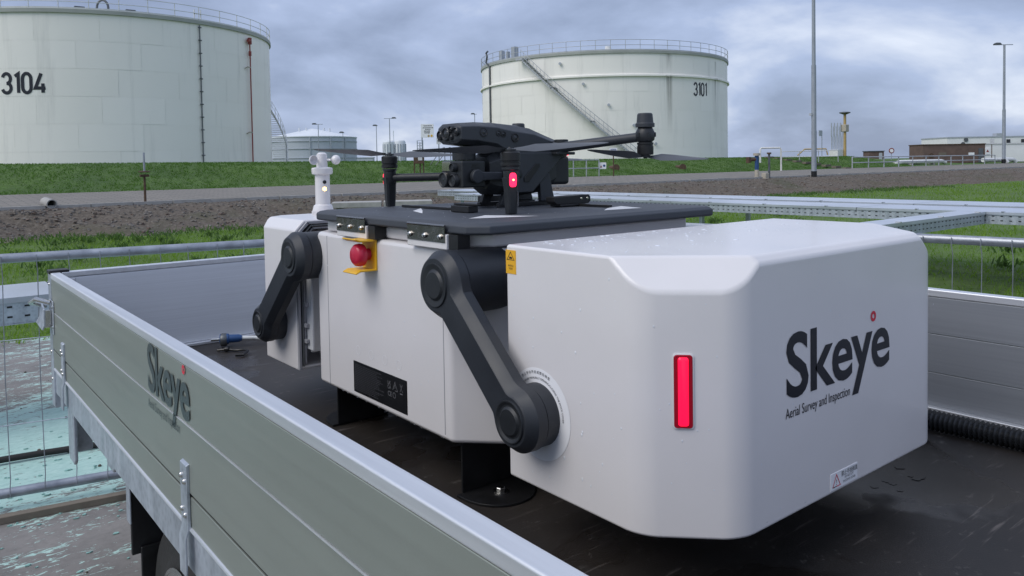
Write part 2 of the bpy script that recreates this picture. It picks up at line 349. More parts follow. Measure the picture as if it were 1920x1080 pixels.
def cutbox(x0, x1, y0, y1, z0, z1, cuts, inset=None, vround=0):
    bm = bmesh.new(); g = G().box(x0, x1, y0, y1, z0, z1)
    vs = [bm.verts.new(v) for v in g.v]; [bm.faces.new([vs[i] for i in f]) for f in g.f]
    bmesh.ops.recalc_face_normals(bm, faces=bm.faces)
    done = False
    for p, n in sorted(cuts, key=lambda c: abs(c[1][2]) > 0):
        if vround and abs(n[2]) > 0 and not done:
            done = True; ve = [e for e in bm.edges if abs((e.verts[0].co - e.verts[1].co).normalized().z) > 0.99 and len(e.link_faces) == 2 and 0.1 < e.calc_face_angle(0) < 1.2]
            bmesh.ops.bevel(bm, geom=ve, offset=vround, segments=6, affect='EDGES', profile=0.5, clamp_overlap=True)
        r = bmesh.ops.bisect_plane(bm, geom=bm.verts[:] + bm.edges[:] + bm.faces[:], plane_co=p, plane_no=n, clear_outer=True)
        ed = [x for x in r['geom_cut'] if isinstance(x, bmesh.types.BMEdge)]
        bmesh.ops.contextual_create(bm, geom=ed)
    if inset:
        nd, th, dp = inset; nd = Vector(nd); bm.normal_update()
        fc = max(bm.faces, key=lambda f: f.normal.dot(nd) * 10 + f.calc_area())
        bmesh.ops.inset_region(bm, faces=[fc], thickness=th, use_even_offset=True)
        r = bmesh.ops.extrude_face_region(bm, geom=[fc]); vv = [x for x in r['geom'] if isinstance(x, bmesh.types.BMVert)]
        bmesh.ops.translate(bm, verts=vv, vec=nd * -dp)
        if fc.is_valid: bmesh.ops.delete(bm, geom=[fc], context='FACES')
    bm.verts.index_update(); out = G(); out.v = [tuple(v.co) for v in bm.verts]; out.f = [tuple(v.index for v in f.verts) for f in bm.faces]; bm.free(); return out

# ------------------------------------------------------------------ the setting: ground, bank, path, dike
def bank_foot(b): return min(18.9, max(15.3, 18.9 - 0.055 * (b - 3))) + 0.5 * math.sin(b * 0.9) * 0.6 + 0.35 * math.sin(b * 2.3 + 1)
def dike_top(b): return 1.76 - 0.012 * max(0, min(b, 30)) * 0.3 if b < 62 else max(0.93, 1.65 - (b - 62) * 0.055)
def strip(name, a0, a1, na, bs, zf, mat, jit=0.0, kind='structure'):
    """a sheet running along X; a0/a1 may depend on X"""
    A0 = a0 if callable(a0) else (lambda b: a0); A1 = a1 if callable(a1) else (lambda b: a1)
    vs, fs = [], []
    for b in bs:
        for i in range(na + 1):
            t = i / na; a = A0(b) + (A1(b) - A0(b)) * t
            vs.append((b, a, zf(t, a, b) + (random.uniform(-jit, jit) if 0 < i < na else 0)))
    for j in range(len(bs) - 1):
        for i in range(na):
            k = j * (na + 1) + i; fs.append((k, k + na + 1, k + na + 2, k + 1))
    g = G(); g.v = vs; g.f = fs; o = build(name, g, mat, smooth=180); return tag(o, kind=kind)
g = G().add([(-900, -900, -0.02), (1200, -900, -0.02), (1200, 1200, -0.02), (-900, 1200, -0.02)], [(0, 1, 2, 3)])
tag(build('ground', g, 'grass_ground', smooth=0), kind='structure')
# yard slab with an irregular grassed edge
edge = [(x, 7.85 - 0.02 * x + 0.12 * math.sin(x * 2.1) + 0.07 * math.sin(x * 5.3)) for x in np.linspace(-7, 4.6, 60)]
pts = [(-7, -9, 0.0)] + [(x, y, 0.0) for x, y in edge] + [(4.6, -9, 0.0)]
tag(build('yard_slab', G().poly(pts), 'yard', smooth=0), kind='structure')
bs = list(np.concatenate([np.linspace(-120, -6, 30), np.linspace(-5, 60, 261), np.linspace(61, 400, 60)]))
def zbank(t, a, b):
    s = t * t * (3 - 2 * t); return -0.06 + 0.60 * s + (0.07 * math.sin(a * 2.1 + b * 1.1) * math.sin(b * 1.9) + 0.04 * math.sin(b * 4.1 + a * 3.7) + 0.03 * math.sin(b * 9.1 - a * 6)) * math.sin(math.pi * t)
strip('earth_bank', bank_foot, 22.45, 22, bs, zbank, 'earth', 0.012)
g = G()
for j in range(260):
    x0_ = -120 + j * 1.0 if j < 100 else -20 + (j - 100) * 1.0; dz = random.uniform(-0.02, 0.01); dy = random.uniform(-0.03, 0.03)
    g.box(x0_ + 0.01, x0_ + 0.99, 22.30 + dy, 22.44 + dy, 0.40, 0.628 + dz)
tag(build('path_edging', g, 'concrete_block', smooth=0), kind='structure')
strip('paved_path', lambda b: 22.40 + 0.06 * math.sin(b * 1.3), 27.1, 4, bs, lambda t, a, b: 0.615 + 0.19 * t, 'paving')
def zdike(t, a, b):
    s = t * t * (3 - 2 * t); top = dike_top(b); return 0.77 + (top - 0.77) * s + 0.035 * math.sin(b * 0.8 + a) * math.sin(math.pi * t)
strip('grass_dike', 26.9, 33.2, 14, bs, zdike, 'dike_ground', 0.03)
strip('dike_crest', 33.2, 37.5, 2, bs, lambda t, a, b: dike_top(b) - (dike_top(b) - 0.92) * t * t, 'dike_ground', 0.02)
g = G().add([(-500, 37.3, 0.9), (1200, 37.3, 0.9), (1200, 1200, 0.9), (-500, 1200, 0.9)], [(0, 1, 2, 3)])
tag(build('terminal_ground', g, 'dike_ground', smooth=0), kind='structure')

# grass blades: bent two-segment blades gathered into one mesh
def blades(name, P, hgt, wid, mat, lean=0.5):
    n = len(P); ang = rng.uniform(0, 2 * math.pi, n); h = hgt * rng.uniform(0.5, 1.35, n); w = wid * rng.uniform(0.6, 1.3, n)
    dx, dy = np.cos(ang), np.sin(ang); la = rng.uniform(0, 2 * math.pi, n); ll = lean * h * rng.uniform(0.2, 1.2, n); lx, ly = np.cos(la) * ll, np.sin(la) * ll
    V = np.zeros((n, 5, 3))
    V[:, 0] = P + np.c_[-dx * w, -dy * w, np.zeros(n)]; V[:, 1] = P + np.c_[dx * w, dy * w, np.zeros(n)]
    mid = P + np.c_[lx * 0.35, ly * 0.35, h * 0.6]
    V[:, 2] = mid + np.c_[-dx * w * 0.7, -dy * w * 0.7, np.zeros(n)]; V[:, 3] = mid + np.c_[dx * w * 0.7, dy * w * 0.7, np.zeros(n)]
    V[:, 4] = P + np.c_[lx, ly, h]
    base = (np.arange(n) * 5)[:, None]
    tri = np.concatenate([base + np.array([[0, 1, 3]]), base + np.array([[0, 3, 2]]), base + np.array([[2, 3, 4]])], 1).reshape(-1, 3)
    me = bpy.data.meshes.new(name); me.vertices.add(n * 5); me.vertices.foreach_set('co', V.reshape(-1))
    me.loops.add(len(tri) * 3); me.loops.foreach_set('vertex_index', tri.reshape(-1).astype(np.int32))
    me.polygons.add(len(tri)); me.polygons.foreach_set('loop_start', np.arange(0, len(tri) * 3, 3, dtype=np.int32)); me.polygons.foreach_set('loop_total', np.full(len(tri), 3, np.int32))
    me.update(calc_edges=True); me.materials.append(M[mat]); o = bpy.data.objects.new(name, me); COL.objects.link(o); return o
def clumped(n, x0, x1, y0, y1, scale=1.0):
    x = rng.uniform(x0, x1, n * 2); y = rng.uniform(y0, y1, n * 2)
    k = 0.5 + 0.25 * np.sin(x * 1.9 * scale + 1.3 * np.sin(y * 1.1)) + 0.25 * np.sin(y * 2.3 * scale + 1.7 * np.sin(x * 0.8))
    keep = rng.uniform(0, 1, n * 2) < 0.25 + 0.75 * k; return x[keep][:n], y[keep][:n]
foot = np.vectorize(bank_foot)
x, y = clumped(60000, -6, 12, 7.7, 19.6); k = (y < foot(x) + 0.25); P = np.c_[x, y, np.zeros(len(x)) - 0.02][k]
x, y = clumped(50000, 4.4, 17, -2, 16); P2 = np.c_[x, y, np.zeros(len(x)) - 0.02]
x, y = clumped(26000, 14, 60, 2, 18, 0.4); k = (y < foot(x) + 0.3); P3 = np.c_[x, y, np.zeros(len(x)) - 0.02][k]
tag(blades('field_grass', np.concatenate([P, P2]), 0.055, 0.006, 'blade_field', 1.0), 'short bright green grass between the yard and the earth bank', 'grass', kind='stuff')
tag(blades('far_field_grass', P3, 0.07, 0.013, 'blade_field', 1.0), 'green grass beyond the metal cable trays by the earth bank', 'grass', kind='stuff')
x = -25 + 87 * rng.uniform(0, 1, 120000) ** 1.2; y = rng.uniform(26.95, 33.6, 120000); t = np.clip((y - 26.9) / 6.3, 0, 1); dt = np.vectorize(dike_top)(x)
z = 0.77 + (dt - 0.77) * t * t * (3 - 2 * t) + 0.035 * np.sin(x * 0.8 + y) * np.sin(math.pi * t) - 0.008
tag(blades('dike_grass', np.c_[x, y, z], 0.055, 0.014, 'blade_dike', 1.0), 'dark green mown grass covering the dike in front of the tanks', 'grass', kind='stuff')
# weeds: rosettes of broad leaves
W_ = []
for _ in range(150):
    if random.random() < 0.6: wx, wy = random.uniform(-4, 9), random.uniform(8.6, 18.5)
    else: wx, wy = random.uniform(5, 20), random.uniform(0, 15)
    if wy > bank_foot(wx): continue
    for _ in range(random.randint(25, 70)):
        r_ = random.gauss(0, 0.16); t_ = random.uniform(0, 6.3); W_.append((wx + r_ * math.cos(t_), wy + r_ * math.sin(t_), random.uniform(0, 0.07)))
for _ in range(4500):
    wx = random.uniform(-5, 40); wy = bank_foot(wx) + random.gauss(-0.1, 0.35); W_.append((wx, wy, random.uniform(-0.02, 0.05)))
tag(blades('weed_clumps', np.array(W_), 0.09, 0.016, 'weed', 1.3), 'dark broad-leaved weeds in the field and along the foot of the bank', 'weeds', kind='stuff')
# stones and brick rubble on the bank
def rubble(name, n, mat, s0, s1, label, xr=(-6, 62)):
    cube = np.array([(-1, -1, -1), (1, -1, -1), (1, 1, -1), (-1, 1, -1), (-1, -1, 1), (1, -1, 1), (1, 1, 1), (-1, 1, 1)], float)
    fc = [(0, 3, 2, 1), (4, 5, 6, 7), (0, 1, 5, 4), (1, 2, 6, 5), (2, 3, 7, 6), (3, 0, 4, 7)]; g = G()
    for _ in range(n):
        b_ = xr[0] + (xr[1] - xr[0]) * random.random() ** 1.5; f_ = bank_foot(b_); t = random.random() ** 0.8; a_ = f_ + (22.4 - f_) * t
        s = random.uniform(s0, s1); q = cube * rng.uniform(0.45, 1.0, (8, 3)) * np.array([s, s * random.uniform(0.5, 1), s * random.uniform(0.3, 0.7)])
        th = random.uniform(0, 6.3); c_, s_ = math.cos(th), math.sin(th)
        q = np.c_[q[:, 0] * c_ - q[:, 1] * s_, q[:, 0] * s_ + q[:, 1] * c_, q[:, 2]] + np.array([b_, a_, zbank(t, a_, b_) + s * 0.1])
        g.add(q.tolist(), fc)
    tag(build(name, g, mat, smooth=0), label, 'rubble', kind='stuff')
rubble('bank_stones', 8000, 'stone', 0.012, 0.045, 'loose grey stones scattered over the earth bank')
rubble('brick_rubble', 1800, 'stone_brick', 0.02, 0.055, 'broken reddish brick pieces lying on the earth bank')

# ------------------------------------------------------------------ storage tanks
def stroke(g, pts, w, f):
    """ribbon of width w along 2D pts with mitred joints, mapped by f(x, y)"""
    n = len(pts); Lp, Rp = [], []
    for i in range(n):
        p = Vector(pts[i]); a = (p - Vector(pts[i - 1])).normalized() if i else None; b = (Vector(pts[i + 1]) - p).normalized() if i < n - 1 else None
        d = (a + b).normalized() if a is not None and b is not None else (a if a is not None else b)
        nn = Vector((-d.y, d.x)); k = 1.0
        if a is not None and b is not None: k = 1 / max(0.4, nn.dot(Vector((-b.y, b.x))))
        Lp.append(p + nn * w / 2 * k); Rp.append(p - nn * w / 2 * k)
    for i in range(n - 1): g.add([f(*Lp[i]), f(*Rp[i]), f(*Rp[i + 1]), f(*Lp[i + 1])], [(0, 1, 2, 3)])
def arc(cx, cy, rx, ry, a0, a1, n=10): return [(cx + rx * math.cos(R(a0 + (a1 - a0) * i / n)), cy + ry * math.sin(R(a0 + (a1 - a0) * i / n))) for i in range(n + 1)]
DIG = {'3': [arc(0.24, 0.74, 0.24, 0.26, 165, -90, 12) , arc(0.24, 0.26, 0.26, 0.26, 90, -165, 12)],
       '1': [[(0.02, 0.86), (0.22, 0.98), (0.22, 0.0)]],
       '0': [arc(0.24, 0.72, 0.24, 0.28, 0, 180, 10) + arc(0.24, 0.28, 0.24, 0.28, 180, 360, 10) + [(0.48, 0.72)]],
       '4': [[(0.34, 1.0), (0.0, 0.24), (0.56, 0.24)], [(0.42, 0.48), (0.42, 0.0)]]}
ADV = {'3': 0.72, '1': 0.46, '0': 0.72, '4': 0.7}
def tank(name, label, cx, cy, r, zt, mat, digits, num_a, num_z, num_h, sxn, ncourse, nplate, rail_n, rail_h, post_mat):
    z0 = 0.9; t = thing(name, label, 'storage tank', (cx, cy, z0)); H_ = zt - z0
    def pol(a, rr, z): return (cx + rr * math.cos(R(a)), cy + rr * math.sin(R(a)), z)
    build('shell_backing', G().lathe([(r - 0.012, z0), (r - 0.012, zt)], (cx, cy, 0), (0, 0, 1), 96), mat, t, smooth=30)
    # shell plates: one curved plate mesh shared by all, laid in staggered courses
    ch = H_ / ncourse; da = 360 / nplate; g = G(); ns = 8; gap = 0.0055
    for i in range(ns + 1):
        a = R(-da / 2 + da * i / ns * (1 - 2 * gap / (r * R(da))) + math.degrees(gap / r))
        g.v += [(r * math.cos(a), r * math.sin(a), 0.005), (r * math.cos(a), r * math.sin(a), ch - 0.005)]
    g.f = [(2 * i, 2 * i + 2, 2 * i + 3, 2 * i + 1) for i in range(ns)]
    p0 = None
    for c in range(ncourse):
        for k in range(nplate):
            z = c * ch; rz = R(da * (k + 0.37 * (c % 3)))
            if p0 is None: p0 = build('shell_plate', g, mat, t, smooth=30, world=False); o = p0
            else: o = copy_part(p0, t)
            o.location = (0, 0, z); o.rotation_euler = (0, 0, rz); s = 1 + 0.0004 * ((k * 7 + c * 3) % 3 - 1); o.scale = (s, s, 1)
    rim = build('top_rim', G().lathe([(r - 0.3, zt - 0.02), (r + 0.14, zt - 0.02), (r + 0.14, zt + 0.26), (r + 0.10, zt + 0.30), (r - 0.3, zt + 0.30)], (cx, cy, 0), (0, 0, 1), 128), 'tank_rim', t, smooth=30)
    build('roof', G().lathe([(r - 0.05, zt + 0.1), (r * 0.5, zt + 0.55), (0.2, zt + 0.85)], (cx, cy, 0), (0, 0, 1), 96), 'pale_roof', t, smooth=60)
    zr = zt + 0.28; rr = r + 0.06
    for q in (0.5, 1.0):
        build('hand_rail', G().tube([pol(i * 3, rr, zr + rail_h * q) for i in range(121)], 0.028, 6, False), post_mat, t)
    build('toe_board', G().lathe([(rr + 0.006, zr), (rr + 0.006, zr + 0.12), (rr - 0.006, zr + 0.12), (rr - 0.006, zr)], (cx, cy, 0), (0, 0, 1), 96), post_mat, t, smooth=30)
    pg = G().cyl((0, 0, 0), (0, 0, rail_h), 0.032, n=6); pp = None
    for k in range(rail_n):
        x, y, z = pol(360 * k / rail_n, rr, zr)
        if pp is None: pp = build('rail_post', pg, post_mat, t, world=False); o = pp
        else: o = copy_part(pp, t)
        o.location = (x - cx, y - cy, z - z0)
    # the painted number, wrapped on the shell
    g = G(); wtot = sum(ADV[d] for d in digits) * sxn; xx = -wtot / 2
    for d in digits:
        for st in DIG[d]: stroke(g, [(xx + u * sxn, w * num_h) for u, w in st], (0.17 if r < 14 else 0.145) * num_h, lambda u, w: pol(num_a + math.degrees(u / r), r + 0.02, num_z + w))
        xx += ADV[d] * sxn
    build('tank_number', g, 'logo_ink', t, smooth=0)
    return t, pol
simple('rail_white', (0.62, 0.63, 0.62), 0.5, 0.1, 0.08, 2)
tA, polA = tank('storage_tank', 'white cylindrical tank numbered 3104 with a red pipe up its side', 15.82, 77.90, 13.9, 13.1, 'tank_a', '3104', -124.7, 7.25, 1.40, 1.22, 6, 20, 44, 1.05, 'rail_white')
rA = 13.9
build('black_pipe', G().tube([polA(-73.6, rA + 0.10, z) for z in (0.9, 5, 9, 13.0)], 0.05, 8), 'steel_dark', tA)
for i in range(11): 
    z = 2.6 + i * 1.02; build('pipe_bracket', G().add([], []).cyl(polA(-74.2, rA + 0.14, z), polA(-73.1, rA + 0.14, z), 0.05, n=6), 'steel_dark', tA)
build('red_pipe', G().tube([polA(-51, rA + 0.22, z) for z in (0.9, 5, 9, 12.5)], 0.06, 8).cyl(polA(-51, rA + 0.22, 12.2), polA(-51, rA + 0.22, 12.75), 0.17, n=10).cyl(polA(-51, rA + 0.22, 11.2), polA(-51, rA + 0.22, 11.6), 0.12, n=10).tube([polA(-51, rA + 0.22, 12.5), polA(-52.6, rA + 0.3, 12.45)], 0.14, 8), 'red_paint', tA)
for z in (10.2, 4.6): build('pipe_arm', G().tube([polA(-53.2, rA + 0.02, z - 0.12), polA(-53.0, rA + 0.25, z), polA(-51, rA + 0.25, z)], 0.05, 6), 'beige', tA)
# spiral stair at the tank's flank
ga, gs = G(), G(); n = 38; hand = []
for i in range(n):
    a = -27.5 + i * 1.0; z = 1.2 + i * 0.20; p = Vector(polA(a, rA + 0.1, z)); q_ = Vector(polA(a, rA + 1.4, z)); d = Vector(polA(a + 1.0, rA + 0.6, z)) - Vector(polA(a, rA + 0.6, z)); d *= 0.5
    ga.add([p - d, q_ - d, q_ + d, p + d, p - d + Vector((0, 0, 0.05)), q_ - d + Vector((0, 0, 0.05)), q_ + d + Vector((0, 0, 0.05)), p + d + Vector((0, 0, 0.05))], [(0, 3, 2, 1), (4, 5, 6, 7), (0, 1, 5, 4), (1, 2, 6, 5), (2, 3, 7, 6), (3, 0, 4, 7)])
    hand.append((polA(a, rA + 1.43, z - 0.2), polA(a, rA + 1.43, z + 0.2)))
tag(build('stair_treads', ga, 'white_pipe', tA, smooth=0), kind='stuff')
for i in range(n - 1): gs.add([hand[i][0], hand[i + 1][0], hand[i + 1][1], hand[i][1]], [(0, 1, 2, 3)])
gs.tube([Vector(h[1]) + Vector((0, 0, 0.9)) for h in hand], 0.03, 6); gs.tube([Vector(h[1]) + Vector((0, 0, 0.45)) for h in hand], 0.022, 6)
for h in hand[::3]: gs.cyl(h[1], Vector(h[1]) + Vector((0, 0, 0.9)), 0.025, n=6)
build('stair_stringer', gs, 'white_pipe', tA, smooth=20)
# roof fittings: a vent dome with a bent pipe and two dark valves, seen over the rim
def roofpt(a, rr, z): return polA(a, rr, z)
v0 = Vector(roofpt(-103, 11.0, 13.55)); build('vent_dome', G().lathe([(0.95, 0), (0.95, 0.12), (0.75, 0.25), (0.25, 0.34)], v0, (0, 0, 1), 20), 'white_pipe', tA)
build('goose_neck', G().tube([v0 + Vector((0.35 * math.cos(R(t)), -0.25 * math.cos(R(t)), 0.55 + 0.6 * math.sin(R(t)))) for t in range(-20, 201, 20)], 0.09, 8), 'steel_dark', tA)
for a in (-110, -94): v1 = Vector(roofpt(a, 12.4, 13.4)); build('roof_valve', G().cyl(v1, v1 + Vector((0, 0, 0.42)), 0.22, n=10).box(v1.x - 0.34, v1.x + 0.34, v1.y - 0.15, v1.y + 0.15, v1.z + 0.15, v1.z + 0.45), 'steel_dark', tA)
v1 = Vector(polA(-73.4, 13.7, 13.35)); build('gauge_stand', G().box(v1.x - 0.3, v1.x + 0.3, v1.y - 0.04, v1.y + 0.04, v1.z + 0.55, v1.z + 0.62).box(v1.x - 0.28, v1.x - 0.22, v1.y - 0.04, v1.y + 0.04, v1.z, v1.z + 0.9).box(v1.x + 0.22, v1.x + 0.28, v1.y - 0.04, v1.y + 0.04, v1.z, v1.z + 0.9), 'white_pipe', tA)

tB, polB = tank('storage_tank', 'white cylindrical tank numbered 3101 with a long stair across its shell', 70.40, 69.58, 15.13, 13.1, 'tank_b', '3101', -89.6, 8.72, 1.34, 1.02, 6, 22, 60, 1.12, 'rail_grey')
rB = 15.13
build('wind_girder', G().lathe([(rB, 10.62), (rB + 0.22, 10.62), (rB + 0.22, 10.80), (rB, 10.86)], (70.40, 69.58, 0), (0, 0, 1), 128), 'tank_b', tB, smooth=30)
build('riser_pipe', G().tube([polB(164.7, rB + 0.12, z) for z in (0.9, 5, 9, 13.0)] + [polB(163.2, rB + 0.4, 13.5), polB(164.5, rB + 0.4, 14.2), polB(163.4, rB + 0.4, 14.6), polB(165.4, rB + 0.4, 14.75)], 0.11, 8), 'steel_dark', tB)
gt, gr = G(), G(); n = 58; up_ = []
for i in range(n):
    t_ = i / (n - 1); a = -169.0 + 46.5 * t_ ** 1.04; z = 13.05 - 11.2 * t_
    if i % 19 == 18: wdt = 1.4
    else: wdt = 0.5
    p = Vector(polB(a, rB + 0.05, z)); q_ = Vector(polB(a, rB + 0.95, z)); d = (Vector(polB(a + 1, rB + 0.5, z)) - Vector(polB(a, rB + 0.5, z))) * wdt * 0.6
    k_ = Vector((0, 0, 0.06 if wdt < 1 else 0.14))
    gt.add([p - d, q_ - d, q_ + d, p + d, p - d + k_, q_ - d + k_, q_ + d + k_, p + d + k_], [(0, 3, 2, 1), (4, 5, 6, 7), (0, 1, 5, 4), (1, 2, 6, 5), (2, 3, 7, 6), (3, 0, 4, 7)])
    up_.append(q_)
tag(build('stair_treads', gt, 'steel_dark', tB, smooth=0), kind='stuff')
for h in (0.5, 1.0): gr.tube([p + Vector((0, 0, h)) for p in up_], 0.03, 6)
for p in up_[::2]: gr.cyl(p, p + Vector((0, 0, 1.0)), 0.02, n=5)
build('stair_rail', gr, 'rail_grey', tB, smooth=20)
gs = G()
for i in range(n - 1):
    dz = Vector((0, 0, 0.12)); gs.add([up_[i] - dz, up_[i + 1] - dz, up_[i + 1] + dz, up_[i] + dz], [(0, 1, 2, 3)])
build('stair_stringer', gs, 'rail_grey', tB, smooth=0)
build('stair_landing', G().add([], []).prism([(polB(-171.5, rB, 0)[0], polB(-171.5, rB, 0)[1]), (polB(-171.5, rB + 1.0, 0)[0], polB(-171.5, rB + 1.0, 0)[1]), (polB(-168, rB + 1.0, 0)[0], polB(-168, rB + 1.0, 0)[1]), (polB(-168, rB, 0)[0], polB(-168, rB, 0)[1])], 'z', 12.9, 13.1), 'rail_grey', tB)
for a, z in ((-158.5, 12.2), (-149, 9.9), (-139, 7.6), (-129, 5.4), (-120, 3.4)):
    p = Vector(polB(a + 6, rB + 0.1, z)); build('wall_nozzle', G().cyl(p, Vector(polB(a + 6, rB + 0.28, z)), 0.16, n=8), 'pale_grey', tB)
for a, s in ((172, 0.5), (177, 0.35), (-178, 0.6)):
    p = Vector(polB(a, rB - 0.6, 13.35)); build('roof_equipment', G().box(p.x - s / 2, p.x + s / 2, p.y - s / 2, p.y + s / 2, p.z, p.z + 0.5 + s * 1.5), 'pale_grey', tB)
p = Vector(polB(-127, 8.5, 13.5)); build('roof_vent', G().lathe([(1.1, 0), (1.1, 0.5), (0.3, 0.75)], p, (0, 0, 1), 16).cyl(p + Vector((-0.8, 0, 0.6)), p + Vector((-0.8, 0, 1.2)), 0.35, n=10), 'white_pipe', tB)

# far grey tank with a shallow cone roof
tC = thing('storage_tank', 'pale grey low tank with a shallow white cone roof far behind', 'storage tank', (64.5, 142.5, 0.9)); rC = 8.3
build('shell', G().lathe([(rC, 0.9), (rC, 7.15)], (64.5, 142.5, 0), (0, 0, 1), 64), 'pale_tank', tC, smooth=30)
build('cone_roof', G().lathe([(rC + 0.12, 7.12), (rC + 0.12, 7.28), (0.3, 9.0)], (64.5, 142.5, 0), (0, 0, 1), 64), 'pale_roof', tC, smooth=20)
for z in (3.2, 4.9, 6.3): build('stiffener_ring', G().lathe([(rC, z), (rC + 0.12, z), (rC + 0.12, z + 0.12), (rC, z + 0.12)], (64.5, 142.5, 0), (0, 0, 1), 64), 'pale_grey', tC, smooth=20)
for a in (-150, -118, -92, -70): build('down_pipe', G().cyl((64.5 + (rC + 0.1) * math.cos(R(a)), 142.5 + (rC + 0.1) * math.sin(R(a)), 0.9), (64.5 + (rC + 0.1) * math.cos(R(a)), 142.5 + (rC + 0.1) * math.sin(R(a)), 7.1), 0.09, n=6), 'pale_grey', tC)
for a, rr in ((-170, 3.0), (-150, 2.0), (-40, 2.2), (-20, 3.2)): build('roof_vent', G().cyl((64.5 + rr * math.cos(R(a)), 142.5 + rr * math.sin(R(a)), 8.3), (64.5 + rr * math.cos(R(a)), 142.5 + rr * math.sin(R(a)), 9.1), 0.18, n=8), 'pale_roof', tC)

# ------------------------------------------------------------------ lamp posts, masts and things along the path
def lamp(label, x, y, z0, z1, r0, arm=1, head=True, fit=0):
    t = thing('lamp_post', label, 'lamp post', (x, y, z0), group='lamp posts of the tank terminal')
    h = z1 - z0
    build('pole', G().cyl((x, y, z0), (x, y, z0 + h * 0.45), r0, r0 * 0.92, 10).cyl((x, y, z0 + h * 0.45), (x, y, z1), r0 * 0.75, r0 * 0.6, 10), 'lamp_grey', t)
    if r0 > 0.09: build('pole_foot', G().cyl((x, y, z0 - 0.1), (x, y, z0 + 0.28), r0 * 1.15, n=12), 'black', t)
    if fit: build('junction_box', G().box(x - 0.2, x - 0.06, y + 0.02, y + 0.16, z0 + fit, z0 + fit + 0.12), 'pale_grey', t)
    if head:
        k = Vector((0.78, -0.62, 0)); p = Vector((x, y, z1)); w = Vector((0.62, 0.78, 0))
        build('cross_arm', G().tube([p - k * 0.45 * arm, p + k * 0.55 * arm], 0.035, 6), 'lamp_grey', t)
        c = p - k * 0.45 * arm; g = G()
        g.loft([[c - k * s - w * 0.14 + Vector((0, 0, -0.02 + dz)), c + k * s - w * 0.14 + Vector((0, 0, -0.02 + dz)), c + k * s + w * 0.14 + Vector((0, 0, -0.02 + dz)), c - k * s + w * 0.14 + Vector((0, 0, -0.02 + dz))] for s, dz in ((0.30, 0.0), (0.32, 0.08), (0.18, 0.2))])
        build('lamp_head', g, 'steel_dark', t, smooth=0)
    return t
# (x, y) follow the rows of posts on the terminal ground
lamp('very tall grey lamp post standing on the edge of the path', 38.0, 22.1, 0.55, 13.5, 0.13, 1, True, 3.2)
lamp('grey lamp post with a floodlight beside the white flat building', 78.2, 27.1, 0.9, 11.4, 0.15, 1.4)
lamp('thin lamp post in front of the far grey tank', 47.4, 102.9, 0.9, 7.55, 0.08, 1.2)
lamp('short mast with a round head right of the far cone roof', 50.1, 100.75, 0.9, 6.3, 0.06, 0.4)
lamp('thin bare post between the far grey tank and the silos', 53.8, 97.8, 0.9, 7.2, 0.07, 0.4)
lamp('tall thin lamp post in front of the pale silos', 55.25, 96.6, 0.9, 8.2, 0.09, -1.4)
lamp('lamp post beside the shell of tank 3101', 70.5, 97.2, 0.9, 9.25, 0.09, 0.6)
# silos
for (x, y, lab, w) in ((150.6, 263.6, 'pale block of ribbed silos with a thin chimney on the horizon', 2.6), (153.6, 261.2, 'pale rounded silo with dark vertical ribs on the horizon', 2.3)):
    t = thing('silo', lab, 'silo', (x, y, 0.9)); build('silo_shell', G().lathe([(w, 0.9), (w, 10.7), (w * 0.85, 11.3)], (x, y, 0), (0, 0, 1), 24), 'pale_roof', t, smooth=30)
    for a in range(-190, -30, 26): build('rib', G().cyl((x + w * math.cos(R(a)), y + w * math.sin(R(a)), 0.9), (x + w * math.cos(R(a)), y + w * math.sin(R(a)), 10.0), 0.25, n=6), 'pale_grey', t)
    if w > 2.4: build('chimney', G().cyl((x + 1.3, y - 0.8, 9), (x + 1.3, y - 0.8, 15.2), 0.22, 0.16, 8), 'pale_roof', t)
t = thing('pipe_tower', 'slim lattice process tower on the horizon beside the white board', 'tower', (159.0, 256.0, 0.9))
build('tower_frame', G().box(158.0, 158.25, 255.6, 255.85, 0.9, 11.2).box(159.7, 159.95, 254.3, 254.55, 0.9, 11.2).box(158.8, 159.1, 255, 255.3, 0.9, 10.5), 'pale_grey', t, smooth=0)
for z in range(2, 12): build('tower_deck', G().add([(158.0, 255.6, z), (159.95, 254.2, z), (159.95, 254.5, z + 0.35), (158.0, 255.9, z + 0.35)], [(0, 1, 2, 3)]), 'pale_grey', t, smooth=0)
for (x, y, w, h, lab) in ((142.0, 270.0, 9.0, 5.1, 'low pale pipe rack building on the horizon right of the far tank'), (178, 246, 12, 5.6, 'faint grey plant building on the horizon behind the drone')):
    t = thing('plant_building', lab, 'building', (x, y, 0.9), R(-38.6)); build('wall', G().box(-w / 2, w / 2, -2, 2, 0, h - 1.2), 'pale_tank', t, world=False, smooth=0)
    build('roof', G().box(-w / 2 - 0.2, w / 2 + 0.2, -2.2, 2.2, h - 1.2, h - 0.9), 'pale_grey', t, world=False, smooth=0)
    for i in range(4): build('window', G().box(-w / 2 + 0.8 + i * w / 4, -w / 2 + 1.6 + i * w / 4, -2.05, -1.98, 2.0, 2.8), 'steel_dark', t, world=False, smooth=0)
